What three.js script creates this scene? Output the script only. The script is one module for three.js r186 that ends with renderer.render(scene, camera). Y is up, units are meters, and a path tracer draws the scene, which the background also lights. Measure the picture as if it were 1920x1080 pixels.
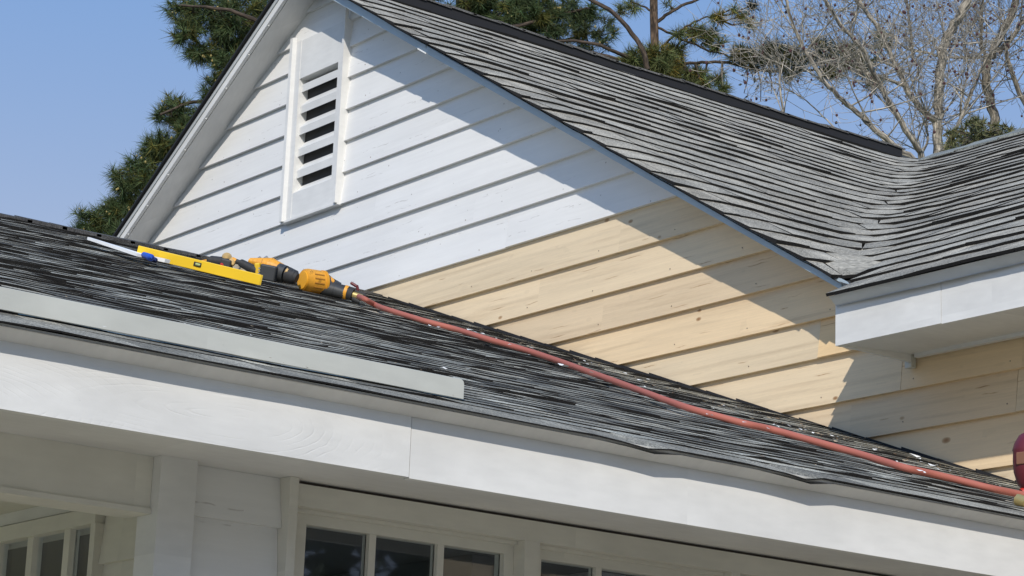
import * as THREE from 'three';
import { mergeGeometries } from 'three/addons/utils/BufferGeometryUtils.js';
import { RoundedBoxGeometry } from 'three/addons/geometries/RoundedBoxGeometry.js';

// ------------------------------------------------------------------ camera
const scene = new THREE.Scene();
const YAW = 52.31133 * Math.PI / 180, PITCH = 14.468856 * Math.PI / 180, ROLL = 2.179225 * Math.PI / 180;
const F = 4437.768 / 540;                               // focal length in half image heights
const EYE = new THREE.Vector3(0, 1.6, 5.558);
const fwd = new THREE.Vector3(-Math.sin(YAW) * Math.cos(PITCH), Math.sin(PITCH), -Math.cos(YAW) * Math.cos(PITCH));
const right0 = new THREE.Vector3(Math.cos(YAW), 0, -Math.sin(YAW));
const up0 = new THREE.Vector3().crossVectors(right0, fwd);
const right = right0.clone().multiplyScalar(Math.cos(ROLL)).addScaledVector(up0, Math.sin(ROLL));
const up = up0.clone().multiplyScalar(Math.cos(ROLL)).addScaledVector(right0, -Math.sin(ROLL));
const camera = new THREE.PerspectiveCamera(2 * Math.atan(1 / F) * 180 / Math.PI, 16 / 9, 0.1, 2000);
camera.position.copy(EYE); camera.up.copy(up); camera.lookAt(EYE.clone().add(fwd)); camera.updateMatrixWorld();
scene.add(camera);

// ------------------------------------------------------------------ sky
{
  const W = 512, H = 256, d = new Float32Array(W * H * 4), s = new THREE.Vector3(1.09, 0.96, 1).normalize(), v = new THREE.Vector3();
  for (let j = 0; j < H; j++) for (let i = 0; i < W; i++) {
    const el = ((j + 0.5) / H - 0.5) * Math.PI, az = ((i + 0.5) / W - 0.5) * 2 * Math.PI;
    v.set(Math.cos(el) * Math.cos(az), Math.sin(el), Math.cos(el) * Math.sin(az));
    const y = Math.max(0, v.y), k = Math.min(0.26, Math.pow(1 - y, 5));
    const g = Math.pow(Math.max(0, v.dot(s)), 6) * 0.22;
    const o = (j * W + i) * 4;
    d[o] = 0.105 + 1.15 * k + g; d[o + 1] = 0.305 + 0.75 * k + g * 0.95; d[o + 2] = 0.69 + 0.02 * k + g * 0.8; d[o + 3] = 1;
  }
  const t = new THREE.DataTexture(d, W, H, THREE.RGBAFormat, THREE.FloatType);
  t.mapping = THREE.EquirectangularReflectionMapping; t.magFilter = t.minFilter = THREE.LinearFilter; t.needsUpdate = true;
  scene.background = t; scene.environment = t;
}
// ------------------------------------------------------------------ sun
const sun = new THREE.DirectionalLight(new THREE.Color(1, 0.935, 0.84), 3.45);
sun.position.set(-6 + 1.09 * 20, 3 + 0.96 * 20, 20); sun.target.position.set(-6, 3, 0);
sun.castShadow = true; sun.shadow.mapSize.set(4096, 4096);
Object.assign(sun.shadow.camera, { left: -12, right: 12, top: 12, bottom: -12, near: 1, far: 90 });
scene.add(sun, sun.target);

const renderer = new THREE.WebGLRenderer({ antialias: true });
renderer.toneMapping = THREE.LinearToneMapping; renderer.toneMappingExposure = 1.0;
renderer.shadowMap.enabled = true;

// ------------------------------------------------------------------ helpers
let seed = 12345;
const rnd = () => { seed = (seed * 1664525 + 1013904223) >>> 0; return seed / 4294967296; };
const rr = (a, b) => a + (b - a) * rnd();
const V = (x, y, z) => new THREE.Vector3(x, y, z);
const hash = (x, y) => { let h = (Math.imul(x, 374761393) + Math.imul(y, 668265263)) | 0; h = Math.imul(h ^ (h >>> 13), 1274126177); return ((h ^ (h >>> 16)) >>> 0) / 4294967296; };
function vn(x, y) {                                     // value noise 0..1
  const xi = Math.floor(x), yi = Math.floor(y), fx = x - xi, fy = y - yi, u = fx * fx * (3 - 2 * fx), w = fy * fy * (3 - 2 * fy);
  const a = hash(xi, yi), b = hash(xi + 1, yi), c = hash(xi, yi + 1), e = hash(xi + 1, yi + 1);
  return a + (b - a) * u + (c - a) * w + (a - b - c + e) * u * w;
}
const fbm = (x, y, o = 4) => { let s = 0, a = 0.5, n = 0; for (let i = 0; i < o; i++) { s += a * vn(x + i * 17.3, y - i * 9.1); n += a; a *= 0.5; x *= 2.03; y *= 2.03; } return s / n; };
const names = {};
const numbered = (n) => { const k = names[n] = (names[n] ?? -1) + 1; return k ? n + '_' + String(k).padStart(3, '0') : n; };
function tag(o, label, category, group, kind) {
  if (label) o.userData.label = label; if (category) o.userData.category = category;
  if (group) o.userData.group = group; if (kind) o.userData.kind = kind; return o;
}
function group(name, parent, pos) { const g = new THREE.Group(); g.name = parent === scene ? numbered(name) : name; if (pos) g.position.copy(pos); parent.add(g); return g; }
function mesh(name, geo, mat, parent) {
  const m = new THREE.Mesh(Array.isArray(geo) ? mergeGeometries(geo.map(flat)) : geo, mat);
  m.name = parent === scene ? numbered(name) : name; m.castShadow = m.receiveShadow = true; parent.add(m); return m;
}
const flat = (g) => { const o = g.index ? g.toNonIndexed() : g; for (const k of Object.keys(o.attributes)) if (!['position', 'normal', 'uv', 'color'].includes(k)) o.deleteAttribute(k); return o; };
// a ray through a point of the 1920 x 1080 photograph, cut with a plane: used only to read off where things stand
const rayDir = (px, py) => fwd.clone().addScaledVector(right, (px - 960) / (F * 540)).addScaledVector(up, -(py - 540) / (F * 540));
const at = (px, py, depth) => EYE.clone().addScaledVector(rayDir(px, py), depth);
// box by bounds with uv in metres
function bx(x0, x1, y0, y1, z0, z1) {
  const g = new THREE.BoxGeometry(x1 - x0, y1 - y0, z1 - z0); g.translate((x0 + x1) / 2, (y0 + y1) / 2, (z0 + z1) / 2);
  return worldUV(g);
}
function worldUV(g, ou = 0, ov = 0) {
  const p = g.attributes.position, n = g.attributes.normal, uv = new Float32Array(p.count * 2);
  for (let i = 0; i < p.count; i++) {
    const ax = Math.abs(n.getX(i)), ay = Math.abs(n.getY(i)), az = Math.abs(n.getZ(i));
    let u, w;
    if (az >= ax && az >= ay) { u = p.getX(i); w = p.getY(i); } else if (ax >= ay) { u = p.getZ(i); w = p.getY(i); } else { u = p.getX(i) + p.getZ(i); w = p.getX(i) * 0.31 - p.getZ(i); if (ax + az < 0.2) { u = p.getZ(i); w = p.getX(i); } }
    uv[2 * i] = u + ou; uv[2 * i + 1] = w + ov;
  }
  g.setAttribute('uv', new THREE.BufferAttribute(uv, 2)); return g;
}
// hexahedron from 8 corners: bottom ring a b c d, top ring e f g h (same order)
function hexa(c) {
  const q = [[0, 1, 2, 3], [7, 6, 5, 4], [0, 4, 5, 1], [1, 5, 6, 2], [2, 6, 7, 3], [3, 7, 4, 0]], P = [];
  const cen = c.reduce((s, v) => s.add(v), V(0, 0, 0)).divideScalar(8);
  for (const [a, b, e, f] of q) {
    const n = c[b].clone().sub(c[a]).cross(c[e].clone().sub(c[a])), mid = c[a].clone().add(c[e]).multiplyScalar(0.5);
    const o = n.dot(mid.sub(cen)) > 0 ? [a, b, e, a, e, f] : [a, e, b, a, f, e];
    for (const i of o) P.push(c[i].x, c[i].y, c[i].z);
  }
  const g = new THREE.BufferGeometry(); g.setAttribute('position', new THREE.Float32BufferAttribute(P, 3)); g.computeVertexNormals(); return worldUV(g);
}
// bar whose bottom line runs (x0,y0)-(x1,y1) with thickness th upwards, between z0 and z1
const slopeBar = (x0, y0, x1, y1, th, z0, z1) => hexa([V(x0, y0, z0), V(x1, y1, z0), V(x1, y1, z1), V(x0, y0, z1), V(x0, y0 + th, z0), V(x1, y1 + th, z0), V(x1, y1 + th, z1), V(x0, y0 + th, z1)]);
// prism of an XY outline (in X,Y) between z0 and z1, or of a profile along z
function prismZ(pts, z0, z1) {
  const s = new THREE.Shape(pts.map(p => new THREE.Vector2(p[0], p[1]))), g = new THREE.ExtrudeGeometry(s, { depth: z1 - z0, bevelEnabled: false });
  g.translate(0, 0, z0); g.computeVertexNormals(); return worldUV(g.index ? g.toNonIndexed() : g);
}
function tube(pts, radii, sides = 6, cap = false) {     // tapered tube through points
  const P = [], N = [], U = []; let ref = V(0.31, 0.2, 0.93), len = 0;
  const ring = pts.map((p, i) => {
    const t = (pts[Math.min(i + 1, pts.length - 1)].clone().sub(pts[Math.max(i - 1, 0)])).normalize();
    const a = ref.clone().cross(t).normalize(), b = t.clone().cross(a); ref = b.clone().cross(t).negate(); if (ref.lengthSq() < 1e-6) ref = V(0, 0, 1);
    ref = a.clone().cross(t).negate().normalize().negate(); ref = t.clone().cross(a).normalize();
    return { p, a, b };
  });
  for (let i = 0; i + 1 < ring.length; i++) {
    const l2 = len + pts[i].distanceTo(pts[i + 1]);
    for (let k = 0; k < sides; k++) {
      const q = (r, R, kk) => { const an = kk / sides * 2 * Math.PI, n = r.a.clone().multiplyScalar(Math.cos(an)).addScaledVector(r.b, Math.sin(an)); return [r.p.clone().addScaledVector(n, R), n]; };
      const A = q(ring[i], radii[i], k), B = q(ring[i], radii[i], k + 1), C = q(ring[i + 1], radii[i + 1], k + 1), D = q(ring[i + 1], radii[i + 1], k);
      for (const [w, u] of [[A, [len, k]], [B, [len, k + 1]], [C, [l2, k + 1]], [A, [len, k]], [C, [l2, k + 1]], [D, [l2, k]]]) { P.push(w[0].x, w[0].y, w[0].z); N.push(w[1].x, w[1].y, w[1].z); U.push(u[0], u[1] / sides * Math.max(0.05, radii[0] * 6)); }
    }
    len = l2;
  }
  if (cap) for (const [r, R, sg, l] of [[ring[0], radii[0], -1, 0], [ring.at(-1), radii.at(-1), 1, len]]) {
    const n = r.a.clone().cross(r.b).multiplyScalar(sg);
    for (let k = 0; k < sides; k++) {
      const e = (kk) => r.p.clone().addScaledVector(r.a, R * Math.cos(kk / sides * 2 * Math.PI)).addScaledVector(r.b, R * Math.sin(kk / sides * 2 * Math.PI));
      const o = sg > 0 ? [r.p, e(k), e(k + 1)] : [r.p, e(k + 1), e(k)];
      for (const p of o) { P.push(p.x, p.y, p.z); N.push(n.x, n.y, n.z); U.push(l, 0); }
    }
  }
  const g = new THREE.BufferGeometry();
  g.setAttribute('position', new THREE.Float32BufferAttribute(P, 3)); g.setAttribute('normal', new THREE.Float32BufferAttribute(N, 3)); g.setAttribute('uv', new THREE.Float32BufferAttribute(U, 2));
  return g;
}

// ------------------------------------------------------------------ textures
function tex(w, h, fn, srgb, repU, repV) {
  const d = new Uint8Array(w * h * 4);
  for (let j = 0; j < h; j++) for (let i = 0; i < w; i++) { const c = fn(i, j), o = (j * w + i) * 4; d[o] = c[0]; d[o + 1] = c[1] ?? c[0]; d[o + 2] = c[2] ?? c[0]; d[o + 3] = 255; }
  const t = new THREE.DataTexture(d, w, h); t.wrapS = t.wrapT = THREE.RepeatWrapping; t.magFilter = THREE.LinearFilter; t.minFilter = THREE.LinearMipmapLinearFilter; t.generateMipmaps = true;
  if (srgb) t.colorSpace = THREE.SRGBColorSpace; t.repeat.set(repU, repV); t.needsUpdate = true; return t;
}
const cl = (v) => Math.max(0, Math.min(255, v));
// bare pine: 2.6 m x 0.6 m per tile, grain along u
const knots = [], checks = [];
for (let i = 0; i < 15; i++) knots.push([rnd() * 2.6, rnd() * 0.6, rr(0.003, 0.008), rr(0.6, 1.2)]);
for (let i = 0; i < 46; i++) checks.push([rnd() * 2.6, rnd() * 0.6, rr(0.03, 0.16), rr(-0.04, 0.04), rr(0.4, 1)]);
const woodH = new Float32Array(2048 * 512);
const woodMap = tex(2048, 512, (i, j) => {
  let u = i / 2048 * 2.6, v = j / 512 * 0.6, warp = 0, dark = 0;
  for (const [ku, kv, kr, ks] of knots) {
    const du = (u - ku) / 2.6, dv = v - kv, r = Math.hypot((u - ku) * 0.55, dv);
    if (r < kr * 8) { warp += Math.sign(dv || 1) * kr * 0.8 * Math.exp(-((r / (kr * 2.2)) ** 2)); if (r < kr * 1.5) dark += ks * (1 - (r / (kr * 1.5)) ** 2) * 0.85; }
  }
  for (const [cu, cv, cn, sl, st] of checks) { const a = (u - cu) / cn; if (a > 0 && a < 1) { const dv = v - cv - sl * (u - cu) - 0.004 * (vn(u * 40, cv * 99) - 0.5); dark += st * 0.75 * Math.exp(-((dv / 0.0015) ** 2)) * Math.sin(a * Math.PI) * (0.4 + vn(u * 90, cv * 50)); } }
  const vv = v + warp, g1 = fbm(u * 2.3, vv * 60, 3), g2 = vn(u * 9 + 40, vv * 420), g3 = fbm(u * 1.1 + 9, vv * 9, 3), ring = 0.5 + 0.5 * Math.sin((vv * 150 + g3 * 22));
  const pores = vn(u * 60, vv * 900);
  let t = 0.975 + 0.06 * (g3 - 0.5) - 0.05 * ring * g1 * g1 - 0.03 * (g2 - 0.5) - 0.05 * pores * g1;
  const am = Math.max(0, g1 - 0.58) * 0.20 + 0.6 * dark;
  woodH[j * 2048 + i] = ring * g1;
  const spot = fbm(u * 14 + 3, v * 30, 3) > 0.80 ? 0.02 : 0;
  t -= spot;
  return [cl(247 * t * (1 - am * 0.60)), cl(226 * t * (1 - am * 0.78)), cl(192 * t * (1 - am * 0.95))];
}, true, 1 / 2.6, 1 / 0.6);
const woodBump = tex(2048, 512, (i, j) => [cl(128 + 90 * (woodH[j * 2048 + i] - 0.3) + 40 * (vn(i * 0.1, j * 0.9) - 0.5))], false, 1 / 2.6, 1 / 0.6);
// old white paint on boards: fine brush grain, hairline cracks, a few stains
const cracks = [];
for (let i = 0; i < 70; i++) cracks.push([rnd() * 3, rnd() * 0.75, rr(0.03, 0.22), rr(-0.05, 0.05), rr(0.25, 1)]);
const specks = []; for (let i = 0; i < 60; i++) specks.push([rnd() * 3, rnd() * 0.75, rr(0.0012, 0.0035)]);
const paintH = new Float32Array(2048 * 512);
const paintMap = tex(2048, 512, (i, j) => {
  const u = i / 2048 * 3, v = j / 512 * 0.75; let dk = 0;
  for (const [cu, cv, cn, sl, st] of cracks) { const a = (u - cu) / cn; if (a > 0 && a < 1) { const dv = v - cv - sl * (u - cu) - 0.008 * (vn(u * 30, cv * 77) - 0.5); dk += st * Math.exp(-((dv / 0.0011) ** 2)) * Math.max(0, vn(u * 70, cv * 31) - 0.3); } }
  for (const [su, sv, sr] of specks) if (Math.hypot(u - su, v - sv) < sr) dk += 0.5;
  const n = fbm(u * 3, v * 8, 4), st = fbm(u * 5 + 7, v * 90, 3);
  paintH[j * 2048 + i] = st * 0.5 + n * 0.2 - dk * 1.2;
  const t = 0.985 + 0.05 * (n - 0.5) + 0.03 * (st - 0.5);
  return [cl(243 * t * (1 - 0.5 * dk)), cl(243 * t * (1 - 0.53 * dk)), cl(241 * t * (1 - 0.55 * dk))];
}, true, 1 / 3, 1 / 0.75);
const paintBump = tex(2048, 512, (i, j) => [cl(128 + 110 * paintH[j * 2048 + i])], false, 1 / 3, 1 / 0.75);
// trim paint with raised cathedral grain (fascia, left length)
const cath = (u, v) => {                                // rings of a flat-sawn board
  let h = 0;
  for (const [cu, cv, a] of [[0.42, 0.055, 1], [0.95, 0.02, 0.7], [1.5, 0.09, 0.8], [-0.3, 0.03, 0.6]]) {
    const du = u - cu, dv = (v - cv), r = Math.sqrt(dv * dv + (du > 0 ? du * du * 0.012 : du * du * 0.09) + 0.00001);
    const w = Math.exp(-((du / 0.30) ** 2)), ph = r * 900 + fbm(u * 9, v * 30, 3) * 9;
    h += a * w * Math.pow(Math.max(0, Math.sin(ph)), 7) * Math.max(0, 2.6 * fbm(u * 11 + 5, v * 60, 2) - 0.9);
  }
  return h;
};
const fasciaBump = tex(2048, 256, (i, j) => { const u = i / 2048 * 2, v = j / 256 * 0.2; return [cl(150 - 130 * Math.min(1, cath(u, v)) + 26 * (fbm(u * 5, v * 120, 3) - 0.5))]; }, false, 0.5, 5);
const trimBump = tex(512, 512, (i, j) => { const u = i / 512, v = j / 512; return [cl(128 + 60 * (fbm(u * 6, v * 64, 3) - 0.5) + 26 * (fbm(u * 40, v * 40, 2) - 0.5))]; }, false, 1.3, 1.3);
const trimMap = tex(512, 512, (i, j) => { const u = i / 512 * 8, v = j / 512 * 8, n = fbm(u, v, 5), b = fbm(u * 3 + 9, v * 12, 4); const t = 0.97 + 0.09 * (n - 0.5) + 0.04 * (b - 0.5); const s = vn(u * 30, v * 30) > 0.992 ? 0.95 : 1; return [cl(240 * t * s), cl(240 * t * s), cl(237 * t * s)]; }, true, 0.9, 0.9);
// roofing granules
const granMap = tex(512, 512, (i, j) => { const a = hash(i, j), b = hash(i >> 1, (j >> 1) + 900), n = fbm(i / 70, j / 70, 4); const t = 0.62 + 0.3 * (n - 0.5) + 0.30 * (a - 0.5) + 0.28 * (b - 0.5); const w = hash(i + 77, j) > 0.93 ? 0.22 : 0; return [cl(255 * (t + w)), cl(253 * (t + w)), cl(248 * (t + w * 0.9))]; }, true, 1.2, 1.2);
const granBump = tex(256, 256, (i, j) => [cl(128 + 120 * (hash(i >> 1, j >> 1) - 0.5))], false, 4, 4);
const scuffMap = tex(256, 256, (i, j) => { const u = i / 256 * 12, v = j / 256 * 12, n = fbm(u, v, 4), w = fbm(u * 2 + 40, v * 0.6, 3); const d = n > 0.60 ? 0.90 : 1, e = w > 0.70 ? 0.82 : 1, t = (0.95 + 0.2 * (n - 0.5)) * d * e; return [cl(255 * t), cl(252 * t), cl(245 * t)]; }, true, 5, 5);
const barkMap = tex(256, 512, (i, j) => { const u = i / 256 * 6, v = j / 512 * 8, n = fbm(u * 2, v * 5, 4), c = fbm(u * 1.2 + 4, v * 1.4, 3); const t = 0.62 + 0.75 * (n - 0.5) + 0.4 * (c - 0.5); return [cl(255 * t), cl(250 * t), cl(240 * t)]; }, true, 1, 2);

// ------------------------------------------------------------------ materials
const std = (c, r = 0.8, o = {}) => new THREE.MeshStandardMaterial({ color: c, roughness: r, ...o });
const lin = (r, g, b) => new THREE.Color().setRGB(r, g, b);
const M = {
  paint: std(lin(0.90, 0.90, 0.90), 0.62, { map: paintMap, bumpMap: paintBump, bumpScale: 0.0012 }),
  trim: std(lin(0.90, 0.90, 0.90), 0.55, { map: trimMap, bumpMap: trimBump, bumpScale: 0.0008 }),
  fasciaGrain: std(lin(0.90, 0.90, 0.90), 0.5, { map: trimMap, bumpMap: fasciaBump, bumpScale: 0.0008 }),
  cream: std(lin(0.87, 0.85, 0.785), 0.6, { map: trimMap, bumpMap: trimBump, bumpScale: 0.0008 }),
  wood: [lin(0.92, 0.91, 0.89), lin(0.86, 0.86, 0.85), lin(0.94, 0.89, 0.82), lin(0.85, 0.82, 0.79)].map(c => std(c, 0.78, { map: woodMap, bumpMap: woodBump, bumpScale: 0.0007 })),
  woodWarm: std(lin(0.96, 0.86, 0.70), 0.75, { map: woodMap, bumpMap: woodBump, bumpScale: 0.0007 }),
  shingle: std(lin(1, 1, 1), 0.95, { map: granMap, bumpMap: granBump, bumpScale: 0.0015, vertexColors: true }),
  deck: std(lin(0.03, 0.03, 0.03), 0.95),
  drip: std(lin(0.62, 0.66, 0.70), 0.5, { map: trimMap }),
  dripBlue: std(lin(0.52, 0.62, 0.70), 0.5, { map: trimMap }),
  galv: std(lin(0.67, 0.68, 0.64), 0.45, { map: trimMap }),
  black: std(lin(0.012, 0.012, 0.013), 0.7),
  vent: std(lin(0.014, 0.014, 0.016), 0.8),
  dark: std(lin(0.05, 0.05, 0.05), 0.9),
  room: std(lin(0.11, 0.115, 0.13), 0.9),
  roomLight: std(lin(0.50, 0.50, 0.54), 0.9),
  glass: new THREE.MeshPhysicalMaterial({ color: lin(0.92, 0.95, 0.97), roughness: 0.02, transmission: 1, thickness: 0, ior: 1.5 }),
  yellow: std(lin(0.95, 0.62, 0.03), 0.5, { map: scuffMap }), orange: std(lin(0.90, 0.42, 0.035), 0.5, { map: scuffMap }), tan: std(lin(0.70, 0.47, 0.18), 0.55, { map: scuffMap }),
  rubber: std(lin(0.034, 0.035, 0.040), 0.7, { map: scuffMap }), plastic: std(lin(0.05, 0.055, 0.062), 0.55, { map: scuffMap }), steel: std(lin(0.5, 0.48, 0.44), 0.35, { metalness: 0.8 }),
  brass: std(lin(0.55, 0.42, 0.17), 0.4, { metalness: 0.6 }), red: std(lin(0.45, 0.03, 0.02), 0.4), maroon: std(lin(0.125, 0.016, 0.022), 0.42),
  hose: std(lin(0.50, 0.155, 0.115), 0.75, { map: trimMap }), blue: std(lin(0.02, 0.09, 0.52), 0.45), navy: std(lin(0.015, 0.03, 0.13), 0.5), white: std(lin(0.90, 0.90, 0.88), 0.6),
  vial: new THREE.MeshPhysicalMaterial({ color: lin(0.35, 0.42, 0.10), roughness: 0.1, transmission: 0.5, thickness: 0 }),
};

// ------------------------------------------------------------------ ground (outside the frame; its light reaches the soffits)
{
  const g = new THREE.PlaneGeometry(600, 600, 1, 1); g.rotateX(-Math.PI / 2);
  const gm = tex(512, 512, (i, j) => { const n = fbm(i / 40, j / 40, 5), b = hash(i, j); const t = 0.8 + 0.5 * (n - 0.5) + 0.2 * (b - 0.5); return [cl(176 * t), cl(170 * t), cl(128 * t)]; }, true, 120, 120);
  tag(mesh('ground', g, std(lin(1, 1, 1), 0.95, { map: gm }), scene), 'pale dry lawn round the house', null, null, 'structure');
  const cm = tex(512, 512, (i, j) => { const n = fbm(i / 60, j / 60, 5), b = hash(i, j); const t = 0.92 + 0.2 * (n - 0.5) + 0.08 * (b - 0.5); return [cl(176 * t), cl(164 * t), cl(142 * t)]; }, true, 1, 1);
  tag(mesh('driveway', bx(-4.6, 12, -0.06, 0.06, -2, 14), std(lin(1, 1, 1), 0.9, { map: cm }), scene), 'pale concrete driveway along the window wall', null, null, 'structure');
}

// trees across the street: the window panes mirror them
{
  const P = [], nrm = V(0, 0, 0);
  for (let i = 0; i < 16; i++) {
    const cx = rr(30, 40), cz = -46 + i * 4.6, R0 = rr(3.6, 5.2), cy = rr(5.5, 7.5);
    for (let k = 0; k < 1100; k++) {
      const d = V(rr(-1, 1), rr(-1, 1), rr(-1, 1)).normalize().multiplyScalar(R0 * Math.pow(rnd(), 0.25)), p = V(cx + d.x, Math.max(0.3, cy + d.y * 1.25), cz + d.z), s = rr(0.35, 0.7);
      for (let q = 0; q < 3; q++) { P.push(p.x + rr(-s, s), p.y + rr(-s, s), p.z + rr(-s, s)); }
    }
  }
  const g = new THREE.BufferGeometry(); g.setAttribute('position', new THREE.Float32BufferAttribute(P, 3)); g.computeVertexNormals();
  tag(mesh('tree_belt', g, new THREE.MeshStandardMaterial({ color: lin(0.05, 0.07, 0.03), roughness: 0.9, side: THREE.DoubleSide }), scene), 'dark trees across the street facing the windows', null, null, 'stuff');
}
// ------------------------------------------------------------------ the house
const house = group('house', scene);
tag(house, 'white clapboard house with grey shingle roofs and some bare new boards', 'house');
const AX = -8.73;                                       // axis of the gable
const softL = (x) => 5.657 + 0.641 * (x - AX), softR = (x) => 5.669 - 0.606 * (x - AX);
const xLof = (y) => AX + (y - 5.657) / 0.641, xRof = (y) => AX + (5.669 - y) / 0.606;
const porchY = (x) => 4.1 - 0.346 * (x + 8.207);
{
  const wall = group('gable_wall', house);
  mesh('wall_backing', prismZ([[-12.4, 0], [-0.5, 0], [-0.5, 3.34], [xRof(3.34), 3.34], [AX, 5.64], [-12.4, softL(-12.4)]], -0.20, -0.04), M.dark, wall);
  // courses, bottom edges from the top down
  const ys = [5.572, 5.430, 5.305, 5.154, 5.003, 4.857, 4.708, 4.563, 4.418, 4.272, 4.124, 3.970, 3.822, 3.680, 3.533, 3.396, 3.234, 3.097, 2.937, 2.80, 2.66, 2.5];
  const vent = [-8.922, -8.465, 4.563, 5.436];
  const joints = { 4.124: [-8.9, -7.25], 3.396: [-5.501], 3.234: [-5.128], 3.097: [-4.656], 3.970: [-3.9], 3.680: [-9.2], 4.272: [-9.3] };
  ys.forEach((y, k) => {
    const top = (k ? ys[k - 1] : 5.66) + 0.02, bare = y < 4.1;
    let xl = xLof(y) - 0.03, xr = y > 3.36 ? xRof(y) + 0.03 : -0.55, xlt = xLof(top) - 0.03, xrt = top > 3.40 ? xRof(top) + 0.03 : -0.55;
    if (xlt > AX) xlt = AX - 0.002; if (xrt < AX) xrt = AX + 0.002;
    if (bare) { xl = Math.max(xl, -8.207 + (4.1 - y) / 0.346 - 0.75); xlt = Math.max(xlt, xl); xrt = Math.min(xr, Math.max(xrt, -0.55 * (top > 3.4 ? 9 : 1))); xrt = top > 3.40 ? Math.min(xr, xRof(top) + 0.03) : xr; }
    const cuts = (joints[y] || []).filter(c => c > xl && c < xr);
    const spans = []; let a = [xl, xlt];
    if (top > vent[2] + 0.04 && y < vent[3] - 0.03) { spans.push([a, [vent[0] + 0.01, vent[0] + 0.01]]); a = [vent[1] - 0.01, vent[1] - 0.01]; }
    for (const c of cuts) { spans.push([a, [c - 0.0012, c - 0.0012]]); a = [c + 0.0012, c + 0.0012]; }
    spans.push([a, [xr, xrt]]);
    spans.forEach(([L, R], si) => {
      const zt = -0.019, zf = rr(-0.0015, 0.0015), th = 0.017, w = rr(-0.003, 0.003);
      const g = hexa([V(L[0], y - w, zf - th), V(R[0], y + w, zf - th), V(R[0], y + w, zf), V(L[0], y - w, zf), V(L[1], top, zt - 0.012), V(R[1], top, zt - 0.012), V(R[1], top, zt), V(L[1], top, zt)]);
      worldUV(g, rnd() * 3, rnd());
      const warm = y === 3.396 && si === 1 && R[0] < -5;
      const m = mesh('siding_board', g, bare ? M.wood[(k * 7 + si * 2) % 4] : M.paint, wall);
      if (bare) m.userData.label = 'bare unpainted pine siding board';
      if (y === 3.396 && si === 1) { /* short warm offcut ends at the next stud */ }
    });
  });
  // nail heads along the studs
  const nh = [];
  ys.forEach((y, k) => {
    for (let x = -12 + rr(0, 0.1); x < -4.3; x += 0.405) {
      const nx = x + rr(-0.03, 0.03), ny = y + rr(0.022, 0.034);
      if (nx < xLof(ny) + 0.02 || nx > xRof(ny) - 0.02 && ny > 3.4 || nx > vent[0] - 0.02 && nx < vent[1] + 0.02 && ny > vent[2]) continue;
      if (y > 4.1 && rnd() < 0.8) continue;
      const c = new THREE.CylinderGeometry(0.0022, 0.0022, 0.002, 6); c.rotateX(Math.PI / 2); c.translate(nx, ny, -0.0025); nh.push(c);
    }
  });
  mesh('nail_heads', nh, std(lin(0.27, 0.21, 0.16), 0.7), wall).userData.kind = 'stuff';
  // the short warm offcut beside the wing
  const oc = mesh('siding_board', worldUV(hexa([V(-5.499, 3.3985, -0.012), V(-5.32, 3.3985, -0.012), V(-5.32, 3.3985, 0.0035), V(-5.499, 3.3985, 0.0035), V(-5.499, 3.531, -0.030), V(-5.32, 3.531, -0.030), V(-5.32, 3.531, -0.0145), V(-5.499, 3.531, -0.0145)]), 0.7, 0.2), M.woodWarm, wall);
  oc.userData.label = 'short warm-coloured offcut of siding';
  // louvred vent
  const v = group('gable_vent', house); v.userData.label = 'white louvred vent in the gable';
  const [x0, x1, y0, y1] = vent, ox0 = -8.852, ox1 = -8.53, oy0 = 4.690, oy1 = 5.245;
  mesh('stile', [bx(x0, ox0, y0 + 0.004, y1, -0.05, 0.012), hexa([V(x0, y0, 0.012), V(x0 + 0.03, y0, 0.012), V(x0 + 0.022, y0, 0.030), V(x0, y0, 0.030), V(x0, y1 + 0.02, 0.012), V(x0 + 0.03, y1 + 0.02, 0.012), V(x0 + 0.022, y1 + 0.02, 0.030), V(x0, y1 + 0.02, 0.030)])], M.trim, v);
  mesh('stile', [bx(ox1, x1, y0 + 0.004, y1, -0.05, 0.012), hexa([V(x1 - 0.022, y0, 0.012), V(x1, y0, 0.012), V(x1, y0, 0.030), V(x1 - 0.016, y0, 0.030), V(x1 - 0.022, y1 + 0.07, 0.012), V(x1, y1 + 0.07, 0.012), V(x1, y1 + 0.07, 0.030), V(x1 - 0.016, y1 + 0.07, 0.030)])], M.trim, v);
  mesh('rail', bx(ox0, ox1, oy1, y1 - 0.002, -0.05, 0.010), M.trim, v);
  mesh('rail', bx(ox0, ox1, y0 + 0.006, oy0, -0.05, 0.010), M.trim, v);
  mesh('sill', bx(x0 - 0.001, x1 + 0.001, y0 - 0.006, y0 + 0.004, -0.04, 0.018), M.trim, v);
  mesh('jamb', bx(ox0, ox0 + 0.012, oy0, oy1, -0.19, -0.051), M.trim, v); mesh('jamb', bx(ox1 - 0.012, ox1, oy0, oy1, -0.19, -0.051), M.trim, v);
  for (let i = 0; i < 6; i++) {
    const yb = oy0 - 0.030 + i * 0.1045, t = 0.036, lo = Math.max(yb, oy0 + 0.0005), q = (y, z) => [V(ox0 + 0.001, y, z), V(ox1 - 0.001, y, z)];
    const [A, B] = q(lo, -0.006), [C, D] = q(Math.min(yb + 0.090, oy1), -0.060), [E, G] = q(yb + t, -0.004), [I, J] = q(Math.min(yb + 0.090 + t * 0.5, oy1 + 0.001), -0.066);
    mesh('slat', hexa([A, B, D, C, E, G, J, I]), M.trim, v);
  }
  mesh('vent_screen', bx(ox0, ox1, oy0, oy1, -0.196, -0.19), M.black, v);
}
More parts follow.
